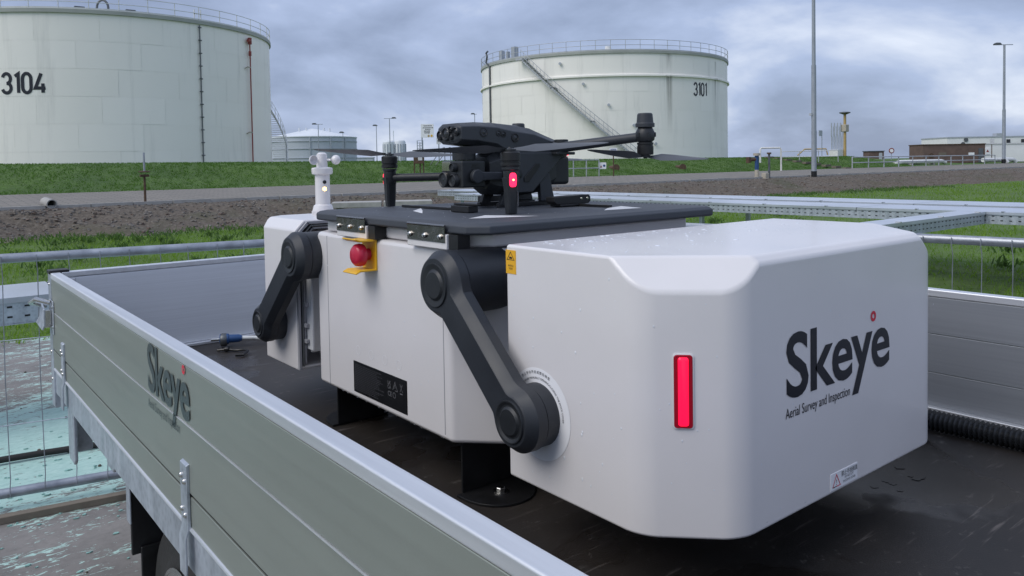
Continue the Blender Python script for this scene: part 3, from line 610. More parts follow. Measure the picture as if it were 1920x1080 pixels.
# notice board with warning symbols
bx, by = 32.4, 50.9; t = thing('notice_board', 'white notice board on a post with warning diamonds, behind the dike', 'notice board', (bx, by, 0.9), R(-38.6))
build('board', G().box(-0.49, 0.49, -0.02, 0.02, 2.72, 3.76), 'sticker_white', t, world=False, bevel=0.004)
build('post', G().cyl((-0.42, 0.05, 0), (-0.42, 0.05, 3.74), 0.045, n=8), 'lamp_grey', t, world=False)
for i, (s_, z_) in enumerate((('PROCES', 3.16), ('WATER', 3.03))): text('notice_lettering', s_, 0.15, (-0.02, -0.026, z_), (1, 0, 0), (0, 0, 1), 'grey_ink', t, 0.85, 0.004, 'CENTER', world=False)
for i, (y0, w) in enumerate(((3.62, 0.62), (3.47, 0.74), (3.35, 0.4))):
    g = G(); x = -w / 2 + 0.04
    while x < w / 2: q_ = random.uniform(0.05, 0.11); g.box(x, x + q_, -0.026, -0.022, y0 - 0.035, y0 + 0.035); x += q_ + 0.03
    build('lettering_row', g, 'grey_ink', t, world=False, smooth=0)
for x, mt in ((0.10, 'crane_yellow'), (0.33, 'yellow')): build('warning_diamond', G().prism([(x - 0.1, 2.84), (x, 2.74), (x + 0.1, 2.84), (x, 2.96)], 'y', -0.028, -0.022), mt, t, world=False, smooth=0)
t = thing('sign_post', 'small white sign on a grey pole beside the notice board', 'sign', (33.1, 50.4, 0.9), R(-38.6))
build('pole', G().cyl((0, 0.03, 0), (0, 0.03, 2.75), 0.045, n=8), 'lamp_grey', t, world=False); build('sign_plate', G().box(-0.17, 0.17, -0.02, 0.0, 2.2, 2.7), 'label_white', t, world=False, bevel=0.004)
build('pictogram', G().lathe([(0.1, 0), (0.1, 0.004)], (0, -0.025, 2.48), (0, 1, 0), 12), 'grey_ink', t, world=False)
# instrument stand on the dike slope
t = thing('instrument_stand', 'rusty steel instrument cabinet on legs standing on the grass dike', 'stand', (18.0, 29.0, 0.95), R(-38.6))
build('cabinet', G().box(-0.22, 0.22, -0.12, 0.12, 0.6, 0.95).box(-0.25, 0.25, -0.15, 0.15, 0.95, 1.0), 'rust', t, world=False, bevel=0.006); build('gauge_window', G().box(-0.02, 0.16, -0.135, -0.122, 0.74, 0.88), 'label_white', t, world=False)
for x in (-0.2, 0.05, 0.2): build('leg', G().box(x - 0.025, x + 0.025, -0.03, 0.03, -0.2, 0.6), 'rust', t, world=False)
t = thing('dike_steps_rail', 'dark bent hand rail of steps over the dike behind the drone', 'railing', (20.6, 31.0, 1.3), R(-38.6))
for dx in (0, 0.28): build('rail', G().tube([(dx - 0.7, 0, 0.1), (dx, 0, 1.0), (dx + 0.06, 0, 1.02), (dx + 0.08, 0, 0.3)], 0.02, 6), 'steel_dark', t, world=False)

# marker post with hand wheel at the path edge
px_, py_ = 5.32, 22.4; t = thing('valve_post', 'dark valve spindle post with a hand wheel and pale rod at the path edge', 'valve', (px_, py_, 0.55))
build('spindle', G().cyl((px_, py_, 0.45), (px_, py_, 1.35), 0.035, 0.028, 8), 'rust', t); build('hand_wheel', G().lathe([(0.10, 0), (0.15, 0.012), (0.15, 0.028), (0.10, 0.04)], (px_, py_, 1.4), (0, 0, 1), 20), 'rust', t)
build('yoke', G().box(px_ - 0.11, px_ + 0.11, py_ - 0.05, py_ + 0.05, 1.28, 1.345), 'rust', t, bevel=0.008); build('rod', G().cyl((px_, py_, 1.42), (px_, py_, 1.93), 0.026, n=8), 'lamp_grey', t)
t = thing('drain_pipe', 'short open concrete drain pipe end sticking out at the path edge', 'pipe', (3.05, 22.9, 0.62)); d = Vector((0.12, -0.95, -0.08))
p = Vector((3.05, 22.75, 0.70)); build('pipe_wall', G().lathe([(0.12, 0), (0.12, 0.55), (0.095, 0.55), (0.095, 0.02)], p, d, 20), 'concrete_block', t)
# stored pale concrete covers by the tray end
for i, (x, y, lab) in enumerate(((9.35, 18.1, 'pale concrete trough cover on timber, left of its pair by the bank'), (10.5, 17.5, 'pale concrete trough cover on timber, right of its pair by the bank'))):
    t = thing('trough_cover', lab, 'concrete cover', (x, y, 0.0), R(-30))
    build('slab', G().box(-0.62, 0.62, -0.35, 0.35, 0.42, 0.56), 'concrete_block', t, world=False, bevel=0.015); build('support', G().box(-0.5, -0.36, -0.3, 0.3, 0, 0.42), 'timber', t, world=False); build('support', G().box(0.36, 0.5, -0.3, 0.3, 0, 0.42), 'timber', t, world=False)
# railing round a pit, left of the signs
def railing(name, label, x0, y0, x1, y1, z, h, n, mids=(0.5,), r=0.025, mat='rail_grey'):
    t = thing(name, label, 'railing', (x0, y0, z)); d = Vector((x1 - x0, y1 - y0, 0))
    for q in (1.0,) + mids: build('rail', G().cyl((x0, y0, z + h * q), (x1, y1, z + h * q), r, n=8), mat, t)
    pg = G().cyl((0, 0, 0), (0, 0, h), r * 1.15, n=8); p0 = None
    for i in range(n + 1):
        o = build('post', pg, mat, t, world=False) if p0 is None else copy_part(p0, t)
        p0 = p0 or o; o.location = d * (i / n)
    return t
railing('pit_railing', 'grey tube railing beside the small safety sign at the dike foot', 25.0, 27.6, 27.4, 27.4, 0.80, 0.80, 3)
t = thing('safety_sign', 'small white safety sign with a warning symbol on the pit railing', 'sign', (27.6, 27.35, 1.15), R(-38.6)); build('plate', G().box(-0.18, 0.18, -0.01, 0.01, 0, 0.32), 'sticker_white', t, world=False)
build('warning_symbol', G().prism([(-0.13, 0.07), (-0.02, 0.07), (-0.075, 0.19)], 'y', -0.014, -0.010), 'red_paint', t, world=False, smooth=0); build('blue_symbol', G().lathe([(0.06, 0), (0.06, 0.004)], (0.08, -0.015, 0.16), (0, 1, 0), 14), 'blue_plastic', t, world=False)
t = thing('sign_post', 'pale blue sign on a thin brown post at the dike foot', 'sign', (27.7, 26.7, 0.75), R(-38.6)); build('post', G().cyl((0, 0, 0), (0, 0, 1.35), 0.03, n=8), 'rust', t, world=False); build('plate', G().box(-0.19, 0.19, -0.04, -0.025, 1.22, 1.42), 'sticker_white', t, world=False)
for z in (1.30, 1.36): build('lettering_row', G().box(-0.14, 0.14, -0.045, -0.041, z - 0.02, z + 0.012), 'blue_plastic', t, world=False)
# valve pipes and the white inverted-U pipe
vx, vy = 33.6, 22.6; t = thing('hydrant_pipe', 'rusty standpipe with a blue middle and side valve at the path edge', 'standpipe', (vx, vy, 0.58))
build('stand_pipe', G().cyl((vx, vy, 0.5), (vx, vy, 0.98), 0.11, n=10).cyl((vx, vy, 1.68), (vx, vy, 1.80), 0.17, n=10), 'beige', t); build('blue_section', G().cyl((vx, vy, 0.98), (vx, vy, 1.68), 0.10, n=10), 'blue_plastic', t)
build('side_valve', G().cyl((vx, vy, 1.5), (vx - 0.32, vy + 0.26, 1.48), 0.09, n=8).cyl((vx - 0.32, vy + 0.26, 1.32), (vx - 0.32, vy + 0.26, 1.62), 0.12, n=8), 'rust', t)
t = thing('vent_pipe', 'dark thin standpipe beside a small concrete block at the path edge', 'standpipe', (34.2, 22.3, 0.58)); build('pipe', G().cyl((34.2, 22.3, 0.5), (34.2, 22.3, 1.75), 0.055, n=8), 'steel_dark', t); build('cap', G().cyl((34.2, 22.3, 1.75), (34.2, 22.3, 1.83), 0.11, n=8), 'rust', t)
t = thing('marker_block', 'small beige concrete block between two standpipes', 'block', (33.8, 22.25, 0.55)); build('block', G().box(33.68, 33.98, 22.15, 22.4, 0.5, 0.82), 'beige', t, bevel=0.02)
ux, uy = 41.4, 27.6; k = Vector((0.78, -0.62, 0)); t = thing('pipe_arch', 'white inverted U shaped pipe at the foot of the dike', 'pipe', (ux, uy, 0.8))
p = Vector((ux, uy, 0)); build('pipe', G().tube([p + Vector((0, 0, 1.3)), p + Vector((0, 0, 2.1)), p + k * 0.06 + Vector((0, 0, 2.19)), p + k * 1.2 + Vector((0, 0, 2.19)), p + k * 1.27 + Vector((0, 0, 2.1)), p + k * 1.27 + Vector((0, 0, 0.75))], 0.055, 8), 'white_pipe', t)
for (x, y, z) in ((36.0, 29.2, 1.1), (30.9, 29.6, 1.15)):
    t = thing('pipe_stub', 'rusty capped pipe stub in the dike, nearer the white pipe arch' if x > 33 else 'rusty capped pipe stub in the dike, nearer the pale blue sign', 'pipe', (x, y, z), group='pipe stubs in the dike'); build('stub', G().cyl((x, y + 0.4, z), (x - 0.25, y - 0.25, z + 0.02), 0.14, n=10), 'rust', t); build('flange', G().cyl((x - 0.22, y - 0.2, z + 0.02), (x - 0.27, y - 0.27, z + 0.02), 0.2, n=12), 'rust', t)
# steps up the dike and the long railing
t = thing('dike_steps', 'worn earth and timber steps climbing the grass dike', 'steps', (50.5, 27.0, 0.8))
sp0 = None
for i in range(9):
    o = build('step', G().box(-0.35, 0.35, -0.16, 0.16, -0.1, 0.04), 'timber', t, world=False, bevel=0.01) if sp0 is None else copy_part(sp0, t)
    sp0 = sp0 or o; o.location = (-0.35 * i * 0.4, 0.65 * i, 0.03 + 0.105 * i)
railing('steps_railing', 'short hand rail beside the dike steps', 51.6, 28.2, 50.9, 32.2, 1.25, 0.8, 3)
railing('path_railing', 'long galvanised two-rail railing along the far side of the path', 50.5, 26.6, 74.5, 26.5, 0.80, 0.75, 11, (0.5,), 0.035)
t = thing('ground_pipe', 'thick white pipe lying low behind the path railing', 'pipe', (64, 28.0, 0.9)); build('pipe', G().tube([(61.5, 29.0, 0.98), (62.0, 28.7, 1.12), (68.5, 28.4, 1.12), (69.0, 28.3, 1.0)], 0.17, 10), 'white_pipe', t)
for x in (63, 67): build('saddle', G().box(x - 0.1, x + 0.1, 28.3, 28.8, 0.7, 0.98), 'concrete_block', t)
t = thing('bent_pipe', 'white pipe with a bent-down end on the ground by the lamp post', 'pipe', (80, 27.0, 0.9)); build('pipe', G().tube([(75.5, 27.8, 1.14), (81.5, 27.6, 1.14), (81.9, 27.5, 1.05), (82.0, 27.45, 0.85)], 0.19, 10).tube([(79.0, 27.5, 1.14), (79.05, 27.2, 1.05), (79.1, 27.1, 0.85)], 0.17, 10), 'white_pipe', t)
# loading arms, yellow gantry post
t = thing('loading_arm', 'row of slim grey loading arms standing upright on the horizon', 'loading arm', (133.1, 72.9, 0.9))
for i in range(4):
    x, y = 132.3 + i * 0.42, 73.5 - i * 0.34; build('arm_tube', G().tube([(x, y, 2.2), (x + 0.05, y, 5.2), (x - 0.12, y, 5.8), (x - 0.1, y, 7.9)], 0.1, 6).tube([(x + 0.22, y - 0.17, 2.2), (x + 0.2, y - 0.17, 7.3)], 0.06, 6), 'pale_grey', t)
build('arm_base', G().box(132.0, 134.2, 72.2, 73.8, 0.9, 3.1), 'white_pipe', t)
t = thing('gantry_post', 'tall yellow post with a round lamp platform on top', 'post', (134.17, 72.04, 0.9)); x, y = 134.17, 72.04
build('post', G().cyl((x, y, 0.9), (x, y, 9.6), 0.27, 0.23, 10), 'crane_yellow', t); build('platform', G().lathe([(0.3, 0), (0.95, 0.25), (0.95, 0.4), (0.2, 0.5)], (x, y, 9.4), (0, 0, 1), 14), 'steel_dark', t); build('gearbox', G().box(x - 0.55, x + 0.55, y - 0.5, y + 0.5, 6.3, 7.6), 'beige', t, bevel=0.1)
t = thing('mast', 'pale mast with a small notice panel left of the loading arms', 'mast', (130.4, 75.0, 0.9)); build('pole', G().cyl((130.1, 75.2, 0.9), (130.1, 75.2, 6.5), 0.07, n=6).cyl((130.9, 74.6, 0.9), (130.9, 74.6, 5.6), 0.07, n=6), 'lamp_grey', t); build('panel', G().box(130.0, 131.1, 74.6, 74.7, 5.6, 6.6), 'pale_grey', t)
t = thing('yellow_pipe', 'low yellow pipe bridge left of the loading arms on the horizon', 'pipe', (130.5, 75.0, 2.5)); build('pipe', G().tube([(127.6, 77.4, 2.2), (128.6, 76.6, 3.3), (131.6, 74.2, 3.3), (131.8, 74.0, 2.2)], 0.13, 6), 'crane_yellow', t)
# huts and buildings on the right
t = thing('brick_hut', 'small brown brick hut with a flat roof on the horizon', 'hut', (108.6, 54.1, 0.9), R(-38.6)); build('wall', G().box(-1.05, 1.05, -0.9, 0.9, 0, 1.5), 'brown_brick', t, world=False); build('roof', G().box(-1.15, 1.15, -1.0, 1.0, 1.5, 1.6), 'steel_dark', t, world=False); build('door', G().box(0.35, 0.8, -0.94, -0.88, 0, 1.3), 'pale_grey', t, world=False)
t = thing('brick_building', 'long low brown brick building with a flat roof and dark vents', 'building', (79.7, 32.3, 0.9), R(-38.6)); build('wall', G().box(-2.95, 2.95, -0.8, 1.8, 0, 1.72), 'brown_brick', t, world=False)
build('roof', G().box(-3.0, 3.0, -0.86, 1.86, 1.72, 1.80), 'rust', t, world=False); build('door', G().box(2.3, 2.75, -0.84, -0.78, 0, 1.35), 'steel_dark', t, world=False); build('vent', G().lathe([(0.24, 0), (0.24, 0.05)], (-2.2, -0.86, 0.72), (0, 1, 0), 16), 'rust', t, world=False); build('sign_plate', G().box(1.35, 1.9, -0.85, -0.82, 0.72, 0.95), 'sticker_white', t, world=False); build('stain', G().box(-1.5, -0.75, -0.83, -0.805, 0.7, 1.0), 'timber', t, world=False)
t = thing('white_building', 'white flat-roofed building with rooftop units behind the brick building', 'building', (100.8, 41.1, 0.9), R(-38.6)); build('wall', G().box(0, 16, 0, 6, 0, 2.85), 'white_wall', t, world=False); build('parapet', G().box(-0.05, 16.05, -0.05, 6.05, 2.85, 3.0), 'pale_grey', t, world=False)
for x in (2.0, 2.35): build('fan_unit', G().lathe([(0.26, 0), (0.26, 0.06)], (x - 0.1, -0.09, 2.62 if x > 2.2 else 2.1), (0, 1, 0), 14), 'steel_dark', t, world=False)
for x in (7.2, 9.0): build('window', G().box(x, x + 0.45, -0.06, 0.0, 2.0, 2.6), 'glass_dark', t, world=False)
build('rooftop_unit', G().box(6.0, 7.0, -0.04, 0.8, 3.0, 3.35), 'pale_grey', t, world=False)
t = thing('white_shed', 'low white shed with a warning triangle on its wall beside the lamp post', 'building', (84.6, 31.6, 0.9), R(-38.6)); build('wall', G().box(0, 12, 0, 3, 0, 1.75), 'white_wall', t, world=False); build('roof_edge', G().box(-0.05, 12.05, -0.06, 3.05, 1.75, 1.86), 'label_white', t, world=False)
build('sign_plate', G().box(0.7, 1.15, -0.03, 0.0, 0.75, 1.4), 'sticker_white', t, world=False); build('warning_triangle', G().prism([(0.78, 0.98), (1.07, 0.98), (0.925, 1.25)], 'y', -0.04, -0.031), 'red_paint', t, world=False, smooth=0)
t = thing('flag_post', 'thin post with a small blue and white sign beside the white shed', 'sign', (81.6, 29.3, 0.9), R(-38.6)); build('post', G().cyl((0, 0, 0), (0, 0, 2.2), 0.04, n=6), 'rust', t, world=False); build('plate', G().box(-0.22, 0.22, -0.05, -0.03, 1.7, 2.2), 'label_white', t, world=False)
t = thing('prohibition_sign', 'round red and white traffic sign between the brick huts', 'sign', (96.0, 45.6, 0.9), R(-38.6)); build('post', G().cyl((0, 0, 0), (0, 0, 1.5), 0.04, n=6), 'lamp_grey', t, world=False); build('disc', G().lathe([(0.34, 0), (0.34, 0.03)], (0, -0.06, 1.45), (0, 1, 0), 20), 'red_paint', t, world=False); build('disc_centre', G().lathe([(0.22, 0), (0.22, 0.01)], (0, -0.075, 1.45), (0, 1, 0), 20), 'sticker_white', t, world=False)

# ------------------------------------------------------------------ cable trays with lids and slotted sides
def tray(label, along, c0, c1, s0, s1, ztop, h, group, supports):
    """along='y': runs in Y from s0 to s1, X from c0 to c1"""
    t = thing('cable_tray', label, 'cable tray', (0, 0, 0), group=group)
    def B(g, c_0, c_1, s_0, s_1, z0, z1): return g.box(c_0, c_1, s_0, s_1, z0, z1) if along == 'y' else g.box(s_0, s_1, c_0, c_1, z0, z1)
    seg = 3.0; n = max(1, int(round((s1 - s0) / seg))); ls = (s1 - s0) / n
    for i in range(n):
        a, b = s0 + i * ls + 0.006, s0 + (i + 1) * ls - 0.006
        lid = build('lid', B(B(B(G(), c0 - 0.012, c1 + 0.012, a, b, ztop - 0.004, ztop), c0 - 0.012, c0 - 0.009, a, b, ztop - 0.03, ztop - 0.004), c1 + 0.009, c1 + 0.012, a, b, ztop - 0.03, ztop - 0.004), 'galv_lid', t, smooth=0)
        cl = G(); q = a + 0.4
        while q < b: B(cl, c0 - 0.02, c0 + 0.03, q - 0.012, q + 0.012, ztop, ztop + 0.008); q += 0.9
        build('lid_clip', cl, 'chrome', lid, smooth=0)
    side = G()
    B(side, c0, c0 + 0.004, s0, s1, ztop - h, ztop - 0.005); B(side, c1 - 0.004, c1, s0, s1, ztop - h, ztop - 0.005); B(side, c0 + 0.005, c1 - 0.005, s0, s1, ztop - h, ztop - h + 0.004); B(side, c0 - 0.006, c0 + 0.02, s0, s1, ztop - h - 0.006, ztop - h - 0.001)
    build('tray_channel', side, 'galv', t, smooth=0)
    sl = G(); q = s0 + 0.06
    while q < s1 - 0.06:
        for zz_ in (0.36, 0.74): B(sl, c0 - 0.0025, c0 - 0.0005, q, q + 0.026, ztop - h * zz_ - 0.005, ztop - h * zz_ + 0.005)
        q += 0.085
    tag(build('slots', sl, 'black', t, smooth=0), kind='stuff')
    for q in supports:
        build('support_post', B(G(), (c0 + c1) / 2 - 0.03, (c0 + c1) / 2 + 0.03, q - 0.03, q + 0.03, 0, ztop - h - 0.006), 'galv', t, bevel=0.004)
    return t
tray('long galvanised cable tray with a slotted side, the nearer of the parallel pair', 'y', 9.3, 10.1, -1.0, 13.6, 0.85, 0.125, 'galvanised cable trays around the yard', (7.5, 10.5, 13.2))
tray('long galvanised cable tray behind its parallel twin, nearer the earth bank', 'y', 10.45, 11.35, -1.0, 16.0, 0.85, 0.125, 'galvanised cable trays around the yard', (7.5, 10.5, 13.6, 15.6))
tray('galvanised cross tray joining the parallel trays behind the dock', 'x', 3.40, 3.66, 5.1, 9.28, 0.85, 0.125, 'galvanised cable trays around the yard', (5.25,))
tray('galvanised cable tray with slots running behind the mesh fence by the trailer latch', 'x', 5.2, 5.8, -4.5, 3.4, 0.745, 0.15, 'galvanised cable trays around the yard', (-3.5, -1.2, 2.2))

# ------------------------------------------------------------------ mesh fence round the trailer
def fence(label, p, q, z0, z1, wire_gap, hz):
    p = Vector((p[0], p[1], 0)); q = Vector((q[0], q[1], 0)); d = q - p; ln = d.length; rz = math.atan2(d.y, d.x)
    t = thing('mesh_fence', label, 'fence', p, rz, 'mesh fences round the trailer'); r = 0.021
    build('top_rail', G().cyl((0, 0, z1), (ln, 0, z1), r, n=14), 'rail_zinc', t, world=False)
    build('bottom_rail', G().cyl((0, 0, z0), (ln, 0, z0), r, n=14), 'rail_zinc', t, world=False)
    for x in (0.0, ln): build('upright', G().cyl((x, 0, z0 - 0.06), (x, 0, z1), r, n=14), 'galv', t, world=False)
    wm = None; x = wire_gap * 0.6
    pts = [(0, -r - 0.003, z1 + 0.012), (0, -r - 0.004, z1 - 0.02), (0.002, -0.012, z1 - 0.06), (-0.003, -0.008, (z0 + z1) / 2), (0.002, -0.012, z0 + 0.06), (0, -r - 0.004, z0 + 0.02), (0, -r - 0.003, z0 - 0.012)]
    while x < ln - 0.03:
        o = build('wire', G().tube(pts, 0.0021, 6), 'rail_zinc', t, world=False) if wm is None else copy_part(wm, t)
        wm = wm or o; o.location = (x + random.uniform(-0.004, 0.004), 0, 0); x += wire_gap
    for z in hz: build('cross_wire', G().cyl((0, -0.012, z), (ln, -0.012, z), 0.0022, n=6), 'galv', t, world=False)
    return t
fence('galvanised mesh fence standing across in front of the trailer headboard', (-2.1, 4.44), (3.42, 3.32), 0.075, 1.085, 0.122, (0.37, 0.735))
fence('galvanised mesh fence along the far side of the trailer, before the cross tray', (3.44, 3.25), (4.0, -1.2), 0.075, 1.085, 0.115, (0.37, 0.735))
t = thing('timber_board', 'old grey timber board lying along the foot of the front fence', 'board', (-0.5, 3.95, 0)); g = G()
p, q_ = Vector((-2.0, 4.22, 0)), Vector((2.6, 3.42, 0)); d = (q_ - p).normalized(); n_ = Vector((-d.y, d.x, 0)) * 0.022
g.loft([[p - n_, p + n_, p + n_ + Vector((0, 0, 0.03)), p - n_ + Vector((0, 0, 0.03))], [q_ - n_, q_ + n_, q_ + n_ + Vector((0, 0, 0.03)), q_ - n_ + Vector((0, 0, 0.03))]]); build('plank', g, 'timber', t, bevel=0.003)
cp = [(x, 4.62 - 0.16 * x + 0.03 * math.sin(x * 2.3), 0.022 + 0.004 * math.sin(x * 5)) for x in np.linspace(-2.2, 1.6, 30)]
tag(build('ground_hose', G().tube(cp, 0.016, 10), 'rubber'), 'black hose lying on the painted yard behind the front fence', 'hose')
# paint flakes and clods on the yard: shaped chips
g = G()
for _ in range(420):
    x, y = random.uniform(-1.4, 0.75), random.uniform(2.2, 5.0); s = random.uniform(0.003, 0.010); k_ = random.randint(5, 7); ph = random.uniform(0, 6)
    pts = [(x + s * random.uniform(0.5, 1.2) * math.cos(ph + 6.283 * i / k_) * 1.5, y + s * random.uniform(0.4, 1) * math.sin(ph + 6.283 * i / k_), 0.0) for i in range(k_)]
    g.loft([[(a_, b_, 0.001) for a_, b_, _ in pts], [(a_, b_, 0.001 + random.uniform(0.002, 0.006)) for a_, b_, _ in pts]])
simple('paint_chip', (0.28, 0.48, 0.43), 0.5, 0, 0.15, 30)
tag(build('paint_flakes', g, 'paint_chip', smooth=0), 'loose turquoise paint flakes lying on the concrete yard', 'flakes', kind='stuff')
g = G()
for _ in range(130):
    x, y = (random.gauss(-0.55, 0.22), random.gauss(3.62, 0.10)) if random.random() < 0.5 else (random.uniform(-1.5, 1.2), random.uniform(2.5, 7.6)); s = random.uniform(0.003, 0.010)
    g.lathe([(s * 0.8, 0), (s, s * 0.4), (s * 0.5, s)], (x, y, 0), (0, 0, 1), 6)
tag(build('mud_clods', g, 'earth', smooth=60), 'small dark mud clods scattered on the concrete yard', 'clods', kind='stuff')

# ------------------------------------------------------------------ the trailer
X0, X1, XR = 0.439, 0.468, 2.23          # near side outer / inner, far side inner
YF, YB = 3.215, -0.42                    # headboard inner, tailboard inner
ZT, ZB = 1.088, 0.75                     # top of boards, bed
T = thing('flatbed_trailer', 'open flatbed trailer with aluminium drop sides and dark plywood bed', 'trailer', (1.35, 1.4, 0))
bed = build('bed', G().box(X1 + 0.002, XR - 0.002, YB + 0.002, YF - 0.002, ZB - 0.021, ZB), 'bed_ply', T)
# near side: three aluminium planks, a rounded top profile
side = build('side_panel', G().box(X0 + 0.006, X1 - 0.002, YB, YF - 0.01, 0.745, 1.07), 'alu_long', T)
for z0, z1, bulge in ((0.744, 0.8085, 0.0), (0.8155, 0.9485, 0.002), (0.9515, 1.066, 0.0)):
    build('plank', G().box(X0 - bulge * 0.5, X0 + 0.0055, YB, YF - 0.004, z0, z1), 'alu_long', side, bevel=0.0016)
build('groove', G().box(X0 + 0.003, X0 + 0.0062, YB, YF - 0.012, 0.8085, 0.8155), 'black', side, smooth=0)
build('top_profile', G().box(X0 - 0.0015, X1 + 0.0015, YB, YF - 0.004, 1.0665, ZT), 'alu_rim', side, bevel=0.004, seg=3)
build('plank_bead', G().box(X0 - 0.0022, X0 + 0.002, YB, YF - 0.006, 0.9492, 0.9508), 'alu_rim', side, smooth=0)
build('bottom_bead', G().cyl((X0, YB, 0.7435), (X0, YF - 0.02, 0.7435), 0.0045, n=8), 'alu_rim', side)
# far side and headboard
fs_ = build('side_panel', G().box(XR, XR + 0.025, YB, YF, 0.742, 1.07), 'alu_long', T)
for z0, z1 in ((0.752, 0.857), (0.8585, 0.964), (0.9655, 1.066)): build('plank', G().box(XR - 0.003, XR - 0.0002, YB, YF - 0.01, z0, z1), 'alu_inner', fs_, bevel=0.0012)
build('top_profile', G().box(XR - 0.004, XR + 0.027, YB, YF - 0.002, 1.0665, ZT), 'alu_rim', fs_, bevel=0.004, seg=3)
hb = build('headboard', G().box(X1 + 0.004, XR - 0.004, YF, YF + 0.025, 0.742, 1.07), 'alu_cross', T)
for z0, z1 in ((0.764, 1.064),): build('plank', G().box(X1 + 0.05, XR - 0.05, YF - 0.003, YF - 0.0002, z0, z1), 'alu_cross', hb, bevel=0.0012)
build('top_profile', G().box(X1 + 0.004, XR - 0.006, YF - 0.004, YF + 0.027, 1.0665, ZT), 'alu_rim', hb, bevel=0.004, seg=3)
build('floor_trim', G().box(X1 + 0.01, XR - 0.01, YF - 0.024, YF - 0.004, ZB + 0.0005, ZB + 0.012), 'alu_rim', hb, bevel=0.002)
build('floor_trim', G().box(XR - 0.026, XR - 0.004, YB, YF - 0.03, ZB + 0.0005, ZB + 0.016), 'alu_rim', fs_, bevel=0.002)
tb = build('tailboard', G().box(X1 + 0.004, XR - 0.004, YB - 0.027, YB - 0.001, 0.742, 1.07), 'alu_cross', T)
build('top_profile', G().box(X1 + 0.004, XR - 0.006, YB - 0.03, YB - 0.001, 1.0705, ZT), 'alu_rim', tb, bevel=0.004)
# corner post with black cap, screws, over-centre latch
def post(x0, x1, y0, y1):
    cpst = build('corner_post', G().box(x0, x1, y0, y1, 0.60, 1.082), 'galv', T, bevel=0.003); build('post_cap', G().box(x0 - 0.003, x1 + 0.003, y0 - 0.003, y1 + 0.003, 1.0825, 1.096), 'black', cpst, bevel=0.003); return cpst
cpst = post(X0 - 0.002, X1 + 0.028, YF, YF + 0.052); post(XR - 0.002, XR + 0.04, YF + 0.027, YF + 0.06)
build('corner_plate', G().box(X1 + 0.006, X1 + 0.048, YF - 0.006, YF - 0.0005, 0.99, 1.062), 'alu_rim', cpst, bevel=0.002)
build('screw', G().lathe([(0.009, 0), (0.008, 0.003), (0.004, 0.006)], (X1 + 0.033, YF - 0.006, 1.043), (0, -1, 0), 14), 'chrome', cpst)
for z in (1.045, 0.80, 0.70): build('screw', G().lathe([(0.006, 0), (0.005, 0.002), (0.002, 0.004)], (X0 - 0.002, YF + 0.026, z), (-1, 0, 0), 12), 'chrome', cpst)
lt = build('latch', G().box(X0 - 0.0045, X0 - 0.0015, YF - 0.055, YF + 0.03, 0.872, 0.992), 'galv', T, bevel=0.0015)
hnd = G(); prof = [(0.0, 0.972), (-0.030, 0.976), (-0.058, 0.962), (-0.060, 0.915), (-0.066, 0.888), (-0.046, 0.876), (-0.010, 0.880), (-0.010, 0.885), (-0.044, 0.882), (-0.058, 0.892), (-0.053, 0.916), (-0.052, 0.957), (-0.028, 0.970), (0.0, 0.966)]
hx = X0 - 0.03
hnd.loft([[(hx + dx, YF - 0.028, 0.962), (hx + dx + 0.004, YF + 0.070, 0.975), (hx + dx - 0.002, YF + 0.074, 0.925), (hx + dx - 0.012, YF + 0.078, 0.905), (hx + dx - 0.006, YF - 0.020, 0.888), (hx + dx, YF - 0.026, 0.905)] for dx in (0.0, 0.006)])
build('latch_handle', hnd, 'galv', lt, bevel=0.0015); build('latch_pivot', G().box(X0 - 0.028, X0 - 0.0048, YF - 0.022, YF - 0.006, 0.896, 0.958), 'chrome', lt, bevel=0.002)
build('latch_hook', G().tube([(X0 - 0.008, YF - 0.02, 0.984), (X0 - 0.05, YF - 0.005, 1.0), (X0 - 0.062, YF + 0.03, 0.985), (X0 - 0.04, YF + 0.062, 0.975), (X0 - 0.008, YF + 0.072, 0.96)], 0.0085, 10), 'chrome', lt)
for z in (0.972, 0.9, 0.91): build('rivet', G().lathe([(0.006, 0), (0.0055, 0.003), (0.003, 0.005)], (X0 - 0.0045, YF - 0.048 + (0.06 if z == 0.91 else 0), z), (-1, 0, 0), 12), 'chrome', lt)
# hinge straps bridging the lower gap
for i, y in enumerate((2.985, 1.597, 0.20)):
    w = 0.021; g = G().prism([(X0 - 0.0005, 0.875), (X0 - 0.0075, 0.871), (X0 - 0.0075, 0.745), (X0 - 0.013, 0.725), (X0 - 0.013, 0.650), (X0 - 0.009, 0.650), (X0 - 0.009, 0.727), (X0 - 0.0005, 0.747)], 'y', y - w, y + w)
    h = build('hinge_strap', g, 'galv', T, bevel=0.0015)
    for z in (0.842, 0.775):
        for dy in (-0.010, 0.010): build('rivet', G().lathe([(0.0062, 0), (0.0055, 0.003), (0.003, 0.005)], (X0 - 0.0075, y + dy, z + dy * 0.4), (-1, 0, 0), 12), 'chrome', h)
